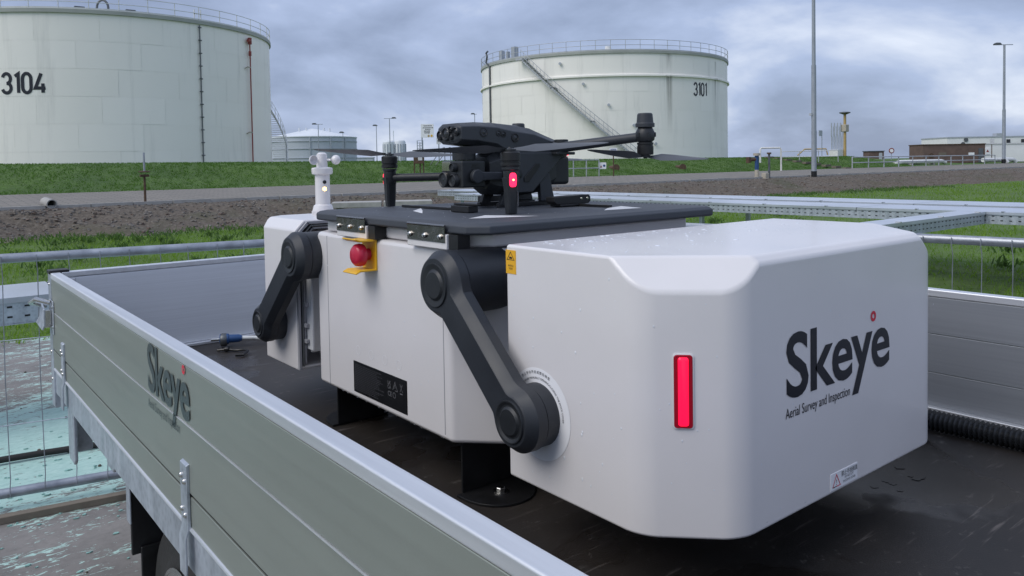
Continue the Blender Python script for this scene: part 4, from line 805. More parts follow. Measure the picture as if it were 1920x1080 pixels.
# chassis
build('chassis_rail', G().box(X0 + 0.004, X0 + 0.012, YB, YF + 0.02, 0.652, 0.738).box(X0 + 0.012, X0 + 0.06, YB, YF + 0.02, 0.652, 0.660).box(X0 + 0.012, X0 + 0.06, YB, YF + 0.02, 0.722, 0.7285), 'galv', T, smooth=0)
build('chassis_rail', G().box(XR + 0.012, XR + 0.02, YB, YF + 0.02, 0.652, 0.738), 'galv', T, smooth=0)
for y in (0.2, 1.0, 2.4, 3.1): build('cross_member', G().box(X0 + 0.02, XR + 0.01, y - 0.03, y + 0.03, 0.655, 0.727), 'galv', T, smooth=0)
build('front_beam', G().box(X0 + 0.01, XR, YF + 0.03, YF + 0.08, 0.60, 0.73), 'galv', T, bevel=0.004)
for (x, y, zz_) in ((0.475, 3.15, 0.41), (0.56, 2.95, 0.42)):
    g = G().prism([(y - 0.055, 0.655), (y - 0.055, zz_ + 0.015), (y - 0.04, zz_), (y + 0.04, zz_), (y + 0.055, zz_ + 0.015), (y + 0.055, 0.655)], 'x', x, x + 0.012)
    build('support_bracket', g.box(x + 0.0125, x + 0.075, y + 0.035, y + 0.05, zz_ + 0.02, 0.65), 'galv', T, bevel=0.004)
for s, x in ((1, 0.55), (-1, 2.1)): build('drawbar', G().tube([(x, 2.6, 0.62), (1.35, 4.3, 0.55)], 0.035, 8), 'galv', T) if s > 0 else None
# wheel and mudguard under the near side
def wheel(x0, x1, yc, zc, rad):
    s = 1 if x0 < 1.3 else -1; xo, xi = (x0, x1) if s > 0 else (x1, x0); w = abs(x1 - x0)
    wh = build('wheel', G().lathe([(0.19, 0.0), (0.215, 0.004 * 1), (0.23, 0.012), (0.285, 0.006), (rad - 0.012, 0.018), (rad, 0.04), (rad, w - 0.04), (rad - 0.012, w - 0.018), (0.285, w - 0.006), (0.2, w)], (xo, yc, zc), (s, 0, 0), 48), 'rubber', T, smooth=35)
    build('rim', G().lathe([(0.196, -0.004), (0.186, -0.006), (0.178, 0.02), (0.12, 0.055), (0.07, 0.05), (0.065, 0.0), (0.05, -0.004), (0.01, -0.006)], (xo, yc, zc), (s, 0, 0), 40), 'chrome', wh, smooth=35)
    gr_ = G()
    for i in range(60):
        a = 2 * math.pi * i / 60; c_, s_ = math.cos(a), math.sin(a)
        for xx in (0.05, 0.09): gr_.add([(xo + s * xx, yc + (rad + 0.003) * math.cos(a + k1) , zc + (rad + 0.003) * math.sin(a + k1)) for k1 in (0.0, 0.06)] + [(xo + s * (xx + 0.03), yc + (rad + 0.003) * math.cos(a + k1), zc + (rad + 0.003) * math.sin(a + k1)) for k1 in (0.08, 0.02)], [(0, 1, 2, 3)])
    tag(build('tread_blocks', gr_, 'rubber', wh, smooth=0), kind='stuff')
wheel(0.50, 0.66, 1.88, 0.315, 0.315); wheel(2.05, 2.21, 1.84, 0.315, 0.315)
for x0, x1 in ((0.462, 0.70), (2.03, 2.25)):
    mg = build('mudguard', G().box(x0, x1, 2.20, 2.212, 0.44, 0.648).box(x0, x1, 1.45, 2.199, 0.640, 0.649).box(x0, x1, 1.46, 1.47, 0.44, 0.639).box(x0 + 0.02, x1, 2.19, 2.1995, 0.36, 0.46), 'black', T, bevel=0.003)
    build('mudguard_edge', G().box(x0 - 0.006, x0 - 0.001, 2.185, 2.222, 0.53, 0.646), 'galv', mg, bevel=0.002)
    build('inner_shield', G().box(x1 + 0.002, x1 + 0.01, 1.45, 2.2, 0.30, 0.64), 'black', mg, smooth=0)
build('axle', G().cyl((0.6, 1.84, 0.315), (2.1, 1.84, 0.315), 0.03, n=10), 'steel_dark', T)
# print on the side panel
XS = X0 - 0.0022
lg = text('side_logo', 'Skeye', 0.150, (XS, 1.872, 0.962), (0, -1, 0), (0, 0, 1), 'side_ink', T, 0.95, 0.0028, spacing=0.94)
build('side_logo_dot', G().ring(lambda a, r_: (XS, 1.592 + r_ * math.cos(a), 1.058 + r_ * math.sin(a)), 0.0095, 0.004), 'red_ink', T, smooth=0)
text('side_tagline', 'Aerial Survey and Inspection', 0.0285, (XS, 1.872, 0.921), (0, -1, 0), (0, 0, 1), 'side_ink', T, 0.74)

# ------------------------------------------------------------------ things lying on the bed
# corrugated hose along the far side
hp = [(2.06 + 0.012 * math.sin(y * 3), y, ZB + 0.027) for y in np.arange(1.45, -0.36, -0.0056)]
tag(build('corrugated_hose', G().tube(hp, [0.0265 if i % 2 else 0.0205 for i in range(len(hp))], 14), 'hose_black', smooth=80), 'black corrugated hose lying along the far side board on the bed', 'hose')
# blue plug on a grey cable, in front of the headboard
cb = thing('power_cable', 'grey cable ending in a blue plug on the bed by the headboard', 'cable', (1.0, 3.07, ZB))
d = Vector((0.78, -0.36, 0)).normalized(); p = Vector((1.0, 3.095, ZB + 0.032))
pl = build('plug', G().lathe([(0.014, -0.010), (0.020, -0.008), (0.022, 0.008), (0.020, 0.024), (0.016, 0.026), (0.015, 0.062), (0.010, 0.074)], p, d, 20), 'blue_plastic', cb)
build('plug_ring', G().lathe([(0.0225, -0.006), (0.0255, -0.002), (0.0255, 0.014), (0.0225, 0.018)], p - Vector((0, 0, 0.003)), d, 20), 'steel_dark', pl)
build('plug_pin', G().cyl(p - d * 0.042, p - d * 0.008, 0.006, n=10), 'chrome', pl)
q_ = p + d * 0.068; cpts = [q_, q_ + d * 0.05 + Vector((0, 0, -0.002)), q_ + d * 0.11 + Vector((0, 0, -0.012)), Vector((1.20, 2.94, ZB + 0.014)), Vector((1.28, 2.84, ZB + 0.010)), Vector((1.36, 2.70, ZB + 0.009)), Vector((1.40, 2.52, ZB + 0.009))]
build('cable_sheath', G().tube(cpts, 0.0078, 10), 'rail_white', cb)
zt_ = [(0.96, 3.03, ZB + 0.006), (0.985, 3.0, ZB + 0.011), (1.01, 2.985, ZB + 0.006), (1.035, 2.955, ZB + 0.009), (1.035, 2.915, ZB + 0.012), (1.01, 2.89, ZB + 0.006), (0.985, 2.905, ZB + 0.006)]
tag(build('cable_tie', G().tube(zt_, 0.0048, 8).lathe([(0.008, -0.008), (0.01, 0), (0.008, 0.008)], (0.985, 3.0, ZB + 0.011), (1, -1, 0), 10), 'black'), 'black knotted tie strap lying on the dark bed', 'strap')
# droplets of rain on the bed
g = G()
for cx_, cy_, n_ in ((1.68, 0.80, 6), (1.74, 0.77, 4), (1.03, 0.86, 1)):
    for _ in range(n_):
        x, y, s = random.gauss(cx_, 0.03), random.gauss(cy_, 0.025), random.uniform(0.004, 0.011); k_ = 12
        ring = [(x + s * (1 + 0.25 * math.sin(3 * i + x * 90)) * math.cos(i * 6.283 / k_) * 1.2, y + s * (1 + 0.2 * math.cos(2 * i + y * 70)) * math.sin(i * 6.283 / k_), ZB + 0.0006) for i in range(k_)]
        wi = globals().get('wi', 0) + 1; g.poly([(a_, b_, c_ + wi * 0.00006) for a_, b_, c_ in ring])
b = NB('wet_patch'); b.set(color=(0.018, 0.015, 0.014), rough=0.25); M['wet_patch'] = b.m
tag(build('wet_patches', g, 'wet_patch', smooth=0), 'small dark wet patches on the plywood bed', 'puddles', kind='stuff')

# ------------------------------------------------------------------ the drone dock
BX, BY0, BY1 = 0.894, 1.22, 2.08            # left face, body ends
WX = 1.746                                   # right face
D = thing('drone_dock', 'large white drone dock box standing open on the trailer bed', 'drone dock', (1.32, 1.6, ZB))
ZC, ZTOP = 0.87, 1.301
c = 0.115
body = build('dock_body', cutbox(BX, WX, BY0, BY1, ZC, 1.278, [((BX, BY0 + c, 1), (-1, -1, 0)), ((BX, BY1 - c, 1), (-1, 1, 0)), ((WX, BY0 + c, 1), (1, -1, 0)), ((WX, BY1 - c, 1), (1, 1, 0))]), 'white_plastic', D, bevel=0.011, seg=4)
cl_ = build('collar', cutbox(BX + 0.022, 1.63, 1.27, 1.95, 1.279, 1.3095, [((BX + 0.022, 1.32, 1), (-1, -1, 0)), ((1.63, 1.32, 1), (1, -1, 0))]), 'white_plastic', body, bevel=0.008, seg=3)
for y, z0, z1 in ((1.905, 0.876, 1.270), (1.358, 0.884, 1.262)): build('seam', G().box(BX - 0.0004, BX + 0.004, y - 0.0012, y + 0.0012, z0, z1), 'seam_grey', body, smooth=0)
for y in (1.742, 1.675, 1.609, 1.545):
    build('moulded_ring', G().ring(lambda a, r_: (BX - 0.0006, y + r_ * math.cos(a), 0.996 + r_ * math.sin(a)), 0.0112, 0.0102), 'sticker_white', body, smooth=0)
# landing pad
ch_ = 0.035
def padpoly(o): 
    x0, x1, y0, y1, k = 0.886 + o, 1.665 - o, 1.225 + o, 1.985 - o, ch_
    return [(x0, y0 + k), (x0 + k, y0), (x1 - k, y0), (x1, y0 + k), (x1, y1 - k), (x1 - k, y1), (x0 + k, y1), (x0, y1 - k)]
g = G().loft([[(x, y, z) for x, y in padpoly(o)] for o, z in ((0.004, 1.3105), (0.0, 1.314), (0.0, 1.328), (0.008, 1.335))])
pad = build('landing_pad', g, 'pad_grey', D, bevel=0.003)
for poly in ([(1.0, 1.60), (1.075, 1.72), (1.12, 1.80), (1.04, 1.71)], [(0.965, 1.36), (1.055, 1.42), (1.115, 1.30), (1.02, 1.335)], [(1.345, 1.33), (1.47, 1.32), (1.50, 1.42), (1.42, 1.39)], [(1.45, 1.75), (1.55, 1.80), (1.5, 1.92), (1.42, 1.86)]):
    build('pad_marking', G().poly([(x, y, 1.3356) for x, y in poly]), 'label_white', pad, smooth=0)
# hinges
for y0, y1 in ((1.66, 1.815), (1.318, 1.472)):
    h = build('pad_hinge', G().box(0.8795, 0.896, y0, y1, 1.278, 1.3095), 'white_plastic', D, bevel=0.002)
    build('hinge_leaf', G().box(0.8772, 0.8794, y0 + 0.004, y1 - 0.004, 1.292, 1.3255).cyl((0.8785, y0 + 0.004, 1.3265), (0.8785, y1 - 0.004, 1.3265), 0.003, n=8), 'hinge_steel', h, bevel=0.0006)
    for k_ in (0.12, 0.5, 0.88): 
        y = y0 + (y1 - y0) * k_; build('hinge_screw', G().lathe([(0.006, 0), (0.006, 0.003), (0.004, 0.0045), (0.0035, 0.007), (0.002, 0.0075)], (0.8772, y, 1.304), (-1, 0, 0), 6), 'chrome', h)
    build('hinge_recess', G().box(0.884, 0.914, y0 - 0.034, y0 - 0.002, 1.2785, 1.3100), 'black', h, smooth=0)
# near cover with chamfered corners
Y0, Y1 = 0.704, 1.142
cuts = [((BX, 0.815, 1), (-1, -1, 0)), ((WX + 0.02, 0.815, 1), (1, -1, 0)),
        ((1.3, Y0, 1.289), (0, -1, 1.15)),
        ((BX, 0.876, 1.301), (-0.44, -0.44, 0.53)), ((WX + 0.02, 0.876, 1.301), (0.44, -0.44, 0.53))]
nc = build('dock_cover', cutbox(BX, WX + 0.02, Y0, Y1, ZC - 0.006, ZTOP, cuts, ((0, 1, 0), 0.012, 0.30), 0.030), 'white_plastic', D, bevel=0.010, seg=4)
# far cover
F0, F1 = 2.116, 2.44
cuts = [((BX, F1 - 0.09, 1), (-1, 1, 0)), ((WX, F1 - 0.09, 1), (1, 1, 0)), ((1.3, F1, 1.27), (0, 1, 1)), ((BX, F1 - 0.10, 1.30), (-0.44, 0.5, 0.62)), ((WX, F1 - 0.10, 1.30), (0.44, 0.5, 0.62)), ((BX, 2.2, 1.272), (-1, 0, 1))]
fc_ = build('dock_cover', cutbox(BX, WX, F0, F1, ZC, 1.300, cuts, ((0, -1, 0), 0.010, 0.22)), 'white_plastic', D, bevel=0.010, seg=4)
gz = [(F0 - 0.010, 'seam_grey', 0.002, 0.009), (F0 - 0.014, 'steel_dark', 0.012, 0.0155), (F0 - 0.010, 'seam_grey', 0.019, 0.024)]
for yy, mt, i0, i1 in gz:
    build('gasket', G().box(BX + i0, BX + i1, yy, F0 + 0.012, ZC + i0, 1.262 - i0).box(BX + 0.034 + i0, WX - 0.034 - i0, yy, F0 + 0.012, 1.298 - i1, 1.298 - i0).loft([[(BX + i0, yq, 1.262 - i0), (BX + i1, yq, 1.262 - i0), (BX + 0.034 + i1 * 0.7, yq, 1.298 - i1), (BX + 0.034 + i0, yq, 1.298 - i0)] for yq in (yy, F0 + 0.012)]), mt, fc_, smooth=0)
ip = build('inner_panel', G().box(BX + 0.026, BX + 0.034, 2.07, F0 + 0.03, 0.93, 1.225).box(BX + 0.034, WX - 0.04, 2.095, 2.105, 0.92, 1.24), 'white_inner', D, bevel=0.003)
for z in (0.955, 1.0, 1.06, 1.16, 1.2): build('panel_clip', G().box(BX + 0.016, BX + 0.0255, 2.088, 2.108, z - 0.006, z + 0.006), 'seam_grey', ip, bevel=0.002)

# swing arms
def arm_outline(c1, R1, c2, R2, w, n=64):
    (y1, z1), (y2, z2) = c1, c2; dx, dz = y2 - y1, z2 - z1; ln = math.hypot(dx, dz); tx, tz = dx / ln, dz / ln; up_, lo_ = [], []
    for i in range(n + 1):
        u = i / n; s = -R1 + (ln + R1 + R2) * (0.5 - 0.5 * math.cos(math.pi * u))
        a_ = math.sqrt(max(0, R1 * R1 - s * s)); b_ = math.sqrt(max(0, R2 * R2 - (s - ln) ** 2)); w_ = w if 0 < s < ln else 0
        e = 9; h = (a_ ** e + b_ ** e + w_ ** e) ** (1 / e)
        up_.append((y1 + tx * s - tz * h, z1 + tz * s + tx * h)); lo_.append((y1 + tx * s + tz * h, z1 + tz * s - tx * h))
    return up_ + lo_[-2:0:-1]
def swing_arm(c1, R1, c2, R2, w, xi1, xi2):
    xo = 0.826; g = G()
    rings = [[(x, y, z) for y, z in arm_outline(c1, R1 - o, c2, R2 - o, w - o)] for x, o in ((xo, 0.0150), (xo + 0.0015, 0.0125), (xo + 0.018, 0.0), (xo + 0.038, 0.0), (xo + 0.041, 0.003))]
    ar = build('swing_arm', g.loft(rings), 'dark_plastic', D, smooth=22)
    for (y, z), Rr, xi in ((c1, R1, xi1), (c2, R2, xi2)):
        build('arm_hub', G().lathe([(Rr - 0.002, 0.0), (Rr - 0.002, xi - xo - 0.041)], (xo + 0.041, y, z), (1, 0, 0), 48), 'dark_plastic', ar, smooth=34)
        k_ = Rr * 0.66
        build('hub_cap', G().lathe([(k_, -0.001), (k_ * 0.97, 0.0030), (k_ * 0.92, 0.0030), (k_ * 0.78, 0.0003), (k_ * 0.70, 0.0003), (k_ * 0.58, 0.0040), (0.0005, 0.0042)], (xo, y, z), (-1, 0, 0), 40), 'drone_plastic', ar, smooth=25)
swing_arm((1.283, 1.216), 0.067, (1.052, 1.003), 0.058, 0.0425, 1.02, 0.8935)
swing_arm((1.998, 1.212), 0.066, (2.236, 0.998), 0.057, 0.0425, 1.02, 0.8935)
# emergency stop
y, z = 1.668, 1.241
gd = build('stop_guard', G().prism([(0.894, z + 0.037), (0.850, z + 0.037), (0.838, z + 0.042), (0.837, z + 0.039), (0.849, z + 0.033), (0.890, z + 0.033), (0.890, z - 0.033), (0.849, z - 0.033), (0.837, z - 0.039), (0.838, z - 0.042), (0.850, z - 0.037), (0.894, z - 0.037)], 'y', y - 0.034, y + 0.034), 'yellow', D, bevel=0.0012)
build('stop_button', G().lathe([(0.014, 0), (0.014, 0.016), (0.026, 0.017), (0.0275, 0.024), (0.026, 0.034), (0.020, 0.040), (0.004, 0.042)], (0.8895, y, z), (-1, 0, 0), 32), 'red_button', gd, smooth=45)
# nameplate (matrix code left out)
XN = BX - 0.0012; nm = build('nameplate', G().box(XN, BX + 0.002, 1.510, 1.768, 0.888, 0.966), 'black_label', D, bevel=0.0008)
XT = XN - 0.0005
for r_ in range(15):
    zz_ = 0.957 - r_ * 0.0044; g = G(); yy = 1.760; end = 1.612 - (0.02 if r_ % 4 == 0 else 0) + random.uniform(0, 0.05)
    while yy > end: q = random.uniform(0.004, 0.011); g.add([(XT, yy, zz_), (XT, yy - q, zz_), (XT, yy - q, zz_ + 0.0013), (XT, yy, zz_ + 0.0013)], [(0, 1, 2, 3)]); yy -= q + 0.0022
    build('fine_print', g, 'label_grey', nm, smooth=0)
for s_, yy, zz_, sz in (('UK', 1.597, 0.9425, 0.0125), ('CA', 1.597, 0.9325, 0.0125), ('CE', 1.596, 0.916, 0.016)): text('approval_mark', s_, sz, (XT, yy, zz_), (0, -1, 0), (0, 0, 1), 'label_mark', nm, 0.95)
g = G(); f_ = lambda u, w: (XT, 1.562 - u, 0.933 + w); stroke(g, [(-0.011, 0), (0.011, 0), (0, 0.02), (-0.011, 0), (0.0, 0.0)], 0.0012, f_); stroke(g, [(-0.006, 0.003), (0.0, 0.014), (0.003, 0.006)], 0.001, f_); build('approval_mark', g, 'label_mark', nm, smooth=0)
g = G(); f_ = lambda u, w: (XT, 1.534 - u, 0.933 + w); stroke(g, [(-0.006, 0.02), (0.006, 0.002)], 0.001, f_); stroke(g, [(0.006, 0.02), (-0.006, 0.002)], 0.001, f_); stroke(g, [(-0.005, 0.017), (0.005, 0.017)], 0.001, f_); stroke(g, [(-0.006, -0.002), (0.006, -0.002)], 0.002, f_); build('bin_mark', g, 'label_mark', nm, smooth=0)
build('ring_mark', G().ring(lambda a, r_: (XT, 1.566 + r_ * math.cos(a), 0.9215 + r_ * math.sin(a)), 0.0066, 0.0054), 'label_mark', nm, smooth=0)
# caution stickers, near and far cover
for y0, y1, z0, z1, par in ((1.1115, 1.1405, 1.2475, 1.2915, nc), (F0 + 0.004, F0 + 0.027, 1.232, 1.262, fc_)):
    st = build('caution_sticker', G().box(BX - 0.0009, BX + 0.001, y0, y1, z0, z1), 'sticker_yellow', par, smooth=0); yc = (y0 + y1) / 2; w = y1 - y0; xx = BX - 0.0014
    g = G(); f_ = lambda u, v_: (xx, yc - u, z1 - 0.018 + v_); stroke(g, [(-w * 0.36, 0), (w * 0.36, 0), (0, 0.0145), (-w * 0.36, 0), (-w * 0.2, 0)], 0.0011, f_)
    g.add([f_(-w * 0.16, 0.002), f_(w * 0.16, 0.002), f_(w * 0.12, 0.0055), f_(-w * 0.1, 0.006)], [(0, 1, 2, 3)]); build('warning_triangle', g, 'logo_ink', st, smooth=0)
    if w > 0.025:
        for i, s_ in ((1, 'WATCH'), (2, 'YOUR')): text('sticker_lettering', s_, 0.0052, (xx, yc, z1 - 0.0255 - i * 0.0052), (0, -1, 0), (0, 0, 1), 'logo_ink', st, 0.8, align='CENTER')
# round white sticker with lettering around the near arm's lower hub
yc, zc = 1.052, 1.003
rs = build('ring_sticker', G().ring(lambda a, r_: (BX - 0.0007, yc + r_ * math.cos(a), zc + r_ * math.sin(a)), 0.056, 0.0825, 64), 'sticker_white', nc, smooth=0)
def wrap_ring(r0):
    def f(u, w): 
        a = R(128) - u / r0; rr = r0 + w; return (BX - 0.0014, yc - rr * math.cos(a), zc + rr * math.sin(a))
    return f
text('ring_lettering', 'NEVER MANUALLY OPENING/CLOSING THE DOCK COVER', 0.0056, (0, 0, 0), (0, -1, 0), (0, 0, 1), 'logo_ink', rs, 0.95, wrap=wrap_ring(0.0625))
text('ring_lettering', '禁止手动开启或推拉舱盖', 0.0062, (0, 0, 0), (0, -1, 0), (0, 0, 1), 'logo_ink', rs, 1.0, wrap=wrap_ring(0.0725), spacing=1.35)
# red status light on the chamfered corner
n_ = Vector((-1, -1, 0)).normalized(); tdir = Vector((1, -1, 0)).normalized(); ctr = Vector((0.9315, 0.7555, 1.0965))
ctr += n_ * ((Vector((BX, 0.815, 0)) - Vector((ctr.x, ctr.y, 0))).dot(n_))
def pill(w, h, r_, off):
    pts = []
    for cx_, cz_, a0 in ((w - r_, h - r_, 0), (-w + r_, h - r_, 90), (-w + r_, -h + r_, 180), (w - r_, -h + r_, 270)):
        for i in range(6): a = R(a0 + i * 18); pts.append(ctr + tdir * (cx_ + r_ * math.cos(a)) + Vector((0, 0, cz_ + r_ * math.sin(a))) + n_ * off)
    return pts
lb = build('light_bezel', G().loft([pill(0.0165, 0.059, 0.006, 0.0004), pill(0.0165, 0.059, 0.006, 0.0016), pill(0.015, 0.0575, 0.005, 0.0022)]), 'white_plastic', nc)
build('light_lens', G().loft([pill(0.0146, 0.0572, 0.005, 0.002), pill(0.0138, 0.0564, 0.005, 0.0034)]), 'red_lens', lb); build('light_strip', G().loft([pill(0.0080, 0.0535, 0.004, 0.0034), pill(0.0070, 0.0525, 0.004, 0.0052), pill(0.0040, 0.0500, 0.003, 0.0062)]), 'red_light', lb)
# logo print on the near face
YL = Y0 - 0.0008
text('logo', 'Skeye', 0.148, (1.121, YL, 1.0625), (1, 0, 0), (0, 0, 1), 'logo_ink', nc, 1.06, 0.0026, spacing=0.965)
build('logo_dot', G().ring(lambda a, r_: (1.4115 + r_ * math.cos(a), YL, 1.1585 + r_ * math.sin(a)), 0.0098, 0.0042), 'red_ink', nc, smooth=0)
text('tagline', 'Aerial Survey and Inspection', 0.0242, (1.122, YL, 1.0285), (1, 0, 0), (0, 0, 1), 'logo_ink', nc, 0.735)
ws = build('warning_sticker', G().box(1.260, 1.352, YL, Y0 + 0.001, 0.8715, 0.9005), 'sticker_white', nc, smooth=0); yy = YL - 0.0005
g = G(); f_ = lambda u, w: (1.279 + u, yy, 0.876 + w); stroke(g, [(-0.0125, 0), (0.0125, 0), (0, 0.021), (-0.0125, 0), (0, 0)], 0.0016, f_); build('warning_triangle', g, 'red_ink', ws, smooth=0)
text('sticker_lettering', '!', 0.014, (1.279, yy, 0.8785), (1, 0, 0), (0, 0, 1), 'logo_ink', ws, 1.0, align='CENTER')
text('sticker_lettering', '禁止手抬舱盖', 0.0105, (1.295, yy, 0.8895), (1, 0, 0), (0, 0, 1), 'logo_ink', ws, 0.9)
for i, s_ in enumerate(('DO NOT LIFT', 'THE DOCK COVER')): text('sticker_lettering', s_, 0.0056, (1.322, yy, 0.8835 - i * 0.0068), (1, 0, 0), (0, 0, 1), 'logo_ink', ws, 0.9, align='CENTER')
# feet: folded black steel brackets bolted to the bed
for (x, y, sx_, sy_) in ((0.925, 1.345, 1, -1), (0.925, 1.93, 1, 1), (1.715, 1.345, -1, -1), (1.715, 1.93, -1, 1)):
    f0 = build('foot_bracket', G().box(min(x, x + sx_ * 0.14), max(x, x + sx_ * 0.14), y - 0.003, y + 0.003, ZB + 0.006, ZC + 0.005).prism([(x + sx_ * (0.07 - 0.085 * math.cos(R(t))), y + sy_ * 0.115 * math.sin(R(t)) ** 0.8) for t in range(0, 181, 15)], 'z', ZB + 0.0008, ZB + 0.0058), 'black', D, bevel=0.001)
    build('foot_bolt', G().lathe([(0.016, 0), (0.016, 0.002), (0.0095, 0.0021), (0.0095, 0.009), (0.008, 0.0105)], (x + sx_ * 0.065, y + sy_ * 0.05, ZB + 0.0058), (0, 0, 1), 6).lathe([(0.018, 0), (0.018, 0.0016)], (x + sx_ * 0.065, y + sy_ * 0.05, ZB + 0.0058), (0, 0, 1), 20), 'chrome', f0)
build('under_frame', G().box(0.99, 1.65, 1.36, 1.95, ZC - 0.05, ZC - 0.001), 'black', D, smooth=0)
# weather mast
mx_, my_ = 1.09, 2.345; mz = 1.2985
ms = build('weather_mast', G().lathe([(0.034, 0), (0.034, 0.012), (0.029, 0.03), (0.025, 0.032), (0.0235, 0.034), (0.0235, 0.128), (0.032, 0.131), (0.0335, 0.136), (0.0335, 0.148), (0.031, 0.151), (0.0178, 0.153), (0.0165, 0.185), (0.016, 0.195), (0.009, 0.2)], (mx_, my_, mz), (0, 0, 1), 36), 'white_plastic', D, smooth=35)
g = G()
for i in range(24): a = i * math.pi / 12; g.box(mx_ + 0.033 * math.cos(a) - 0.0022, mx_ + 0.033 * math.cos(a) + 0.0022, my_ + 0.033 * math.sin(a) - 0.0022, my_ + 0.033 * math.sin(a) + 0.0022, mz, mz + 0.012)
build('knurled_nut', g, 'white_plastic', ms, smooth=0)
for a in (192, -48, 72):
    d = Vector((math.cos(R(a)), math.sin(R(a)), 0)); p = Vector((mx_, my_, mz + 0.176)); cpt = p + d * 0.042; tn = Vector((-d.y, d.x, 0)); g = G().tube([p + d * 0.012, p + d * 0.03], 0.004, 8)
    prof = [(0.0155 * math.sin(R(t)), 0.0145 * (1 - math.cos(R(t)))) for t in range(6, 91, 12)] + [(0.0138 * math.sin(R(t)), 0.0145 * (1 - math.cos(R(t))) + 0.0013) for t in range(88, 5, -12)]
    g.lathe(prof, cpt, tn, 24); build('wind_cup', g, 'white_plastic', ms, smooth=50)
d = Vector((-0.15, -1, 0)).normalized()
build('sensor_eye', G().lathe([(0.0062, 0), (0.006, 0.002), (0.003, 0.003)], Vector((mx_, my_, mz + 0.105)) + d * 0.0225, d, 16), 'glass_dark', ms)
build('status_led', G().lathe([(0.0065, 0), (0.006, 0.002), (0.003, 0.003)], Vector((mx_, my_, mz + 0.083)) + d * 0.0225, d, 16), 'amber_led', ms)
# centring bars and clamps on the pad
for x, y0, y1 in ((1.125, 1.62, 1.90), (1.44, 1.40, 1.55)): build('centring_rod', G().box(x - 0.006, x + 0.006, y0, y1, 1.3358, 1.342), 'black', pad, bevel=0.001)
cl1 = build('clamp_block', G().box(1.075, 1.105, 1.515, 1.59, 1.336, 1.352).box(1.09, 1.102, 1.50, 1.60, 1.352, 1.357), 'black', pad, bevel=0.002)
cl2 = build('clamp_block', G().prism([(1.475, 1.342), (1.36, 1.342), (1.35, 1.350), (1.35, 1.362), (1.455, 1.366), (1.475, 1.366), (1.482, 1.360), (1.482, 1.348)], 'y', 1.515, 1.55).prism([(1.42, 1.336), (1.37, 1.336), (1.37, 1.3425), (1.46, 1.3425), (1.46, 1.338)], 'y', 1.512, 1.555), 'black', pad, bevel=0.002)
for x in (1.448, 1.470): build('clamp_screw', G().lathe([(0.0035, 0), (0.003, 0.001)], (x, 1.515, 1.356), (0, -1, 0), 10), 'chrome', cl2)
cl3 = build('clamp_block', G().box(1.35, 1.48, 1.82, 1.855, 1.336, 1.36), 'black', pad, bevel=0.003)
# rain: sessile drops on the top and side of the near cover, pad and body
def drops(spec, parent):
    g = G()
    for p, n_, s, st in spec:
        p = Vector(p); n_ = Vector(n_); a = n_.orthogonal().normalized(); b_ = n_.cross(a)
        if abs(n_.z) < 0.5: a = Vector((0, 0, 1)); b_ = n_.cross(a)
        k_ = 8; vs = [p + n_ * s * 0.24]
        for rr, hh in ((0.62, 0.18), (1.0, 0.0)):
            for i in range(k_): t = 6.2832 * i / k_; vs.append(p + a * (s * rr * st * math.cos(t)) + b_ * (s * rr * math.sin(t)) + n_ * (s * hh))
        g.add(vs, [(0, 1 + i, 1 + (i + 1) % k_) for i in range(k_)] + [(1 + i, 1 + k_ + i, 1 + k_ + (i + 1) % k_, 1 + (i + 1) % k_) for i in range(k_)])
    return tag(build('rain_drops', g, 'water', parent, smooth=80), kind='stuff')
sp = []
for _ in range(300): sp.append(((random.uniform(BX + 0.05, WX - 0.05), Y1 - 0.02 - random.random() ** 1.7 * 0.28, ZTOP + 0.0002), (0, 0, 1), random.uniform(0.0009, 0.0030) * (2.0 if random.random() < 0.12 else 1), random.uniform(0.8, 1.4)))
for _ in range(55): sp.append(((BX - 0.0002, random.uniform(0.83, Y1 - 0.01), ZC + 0.02 + 0.38 * random.random() ** 1.3), (-1, 0, 0), 0.0005 + 0.0017 * random.random() ** 2, random.uniform(1.0, 2.1)))
for _ in range(60): sp.append(((random.uniform(1.02, 1.72), Y0 - 0.0002, random.uniform(0.885, 1.27)), (0, -1, 0), 0.0004 + 0.0013 * random.random() ** 2, random.uniform(1.0, 1.8)))
for i in range(34): z = 1.27 - i * 0.0118; sp.append(((1.228 - 0.02 * math.sin(i * 0.09) - (0.012 if i > 24 else 0) - i * 0.0004 + random.uniform(-0.001, 0.001), Y0 - 0.0002, z), (0, -1, 0), random.uniform(0.0006, 0.0012), 1.7))
for x in (1.18, 1.07, 1.60): sp.append(((x, Y0 + 0.002, ZC + 0.004), (0, -0.7, -0.7), 0.0038, 1.2))
for _ in range(16):
    t_ = random.uniform(-0.05, 0.05); c0 = Vector((BX + 0.051, 0.815 - 0.051, random.uniform(0.9, 1.24))) + tdir * t_; sp.append((c0 + n_ * 0.0002 if False else c0 + Vector((-0.00015, -0.00015, 0)), tuple(Vector((-1, -1, 0)).normalized()), random.uniform(0.0006, 0.0015), 1.5))
drops(sp, nc)
sp = []
for _ in range(34): sp.append(((BX - 0.0002, random.uniform(1.37, 1.93), random.uniform(0.89, 1.26)), (-1, 0, 0), random.uniform(0.0008, 0.0018), 1.4))
for _ in range(14): sp.append(((BX + 0.002, random.uniform(1.36, 1.92), ZC + 0.003), (-0.7, 0, -0.7), random.uniform(0.0015, 0.003), 1.1))
drops(sp, body)
sp = [((random.uniform(0.92, 1.7), random.uniform(1.36, 1.95), 1.3352), (0, 0, 1), random.uniform(0.0006, 0.0016), 1.1) for _ in range(90)]
drops(sp, pad)
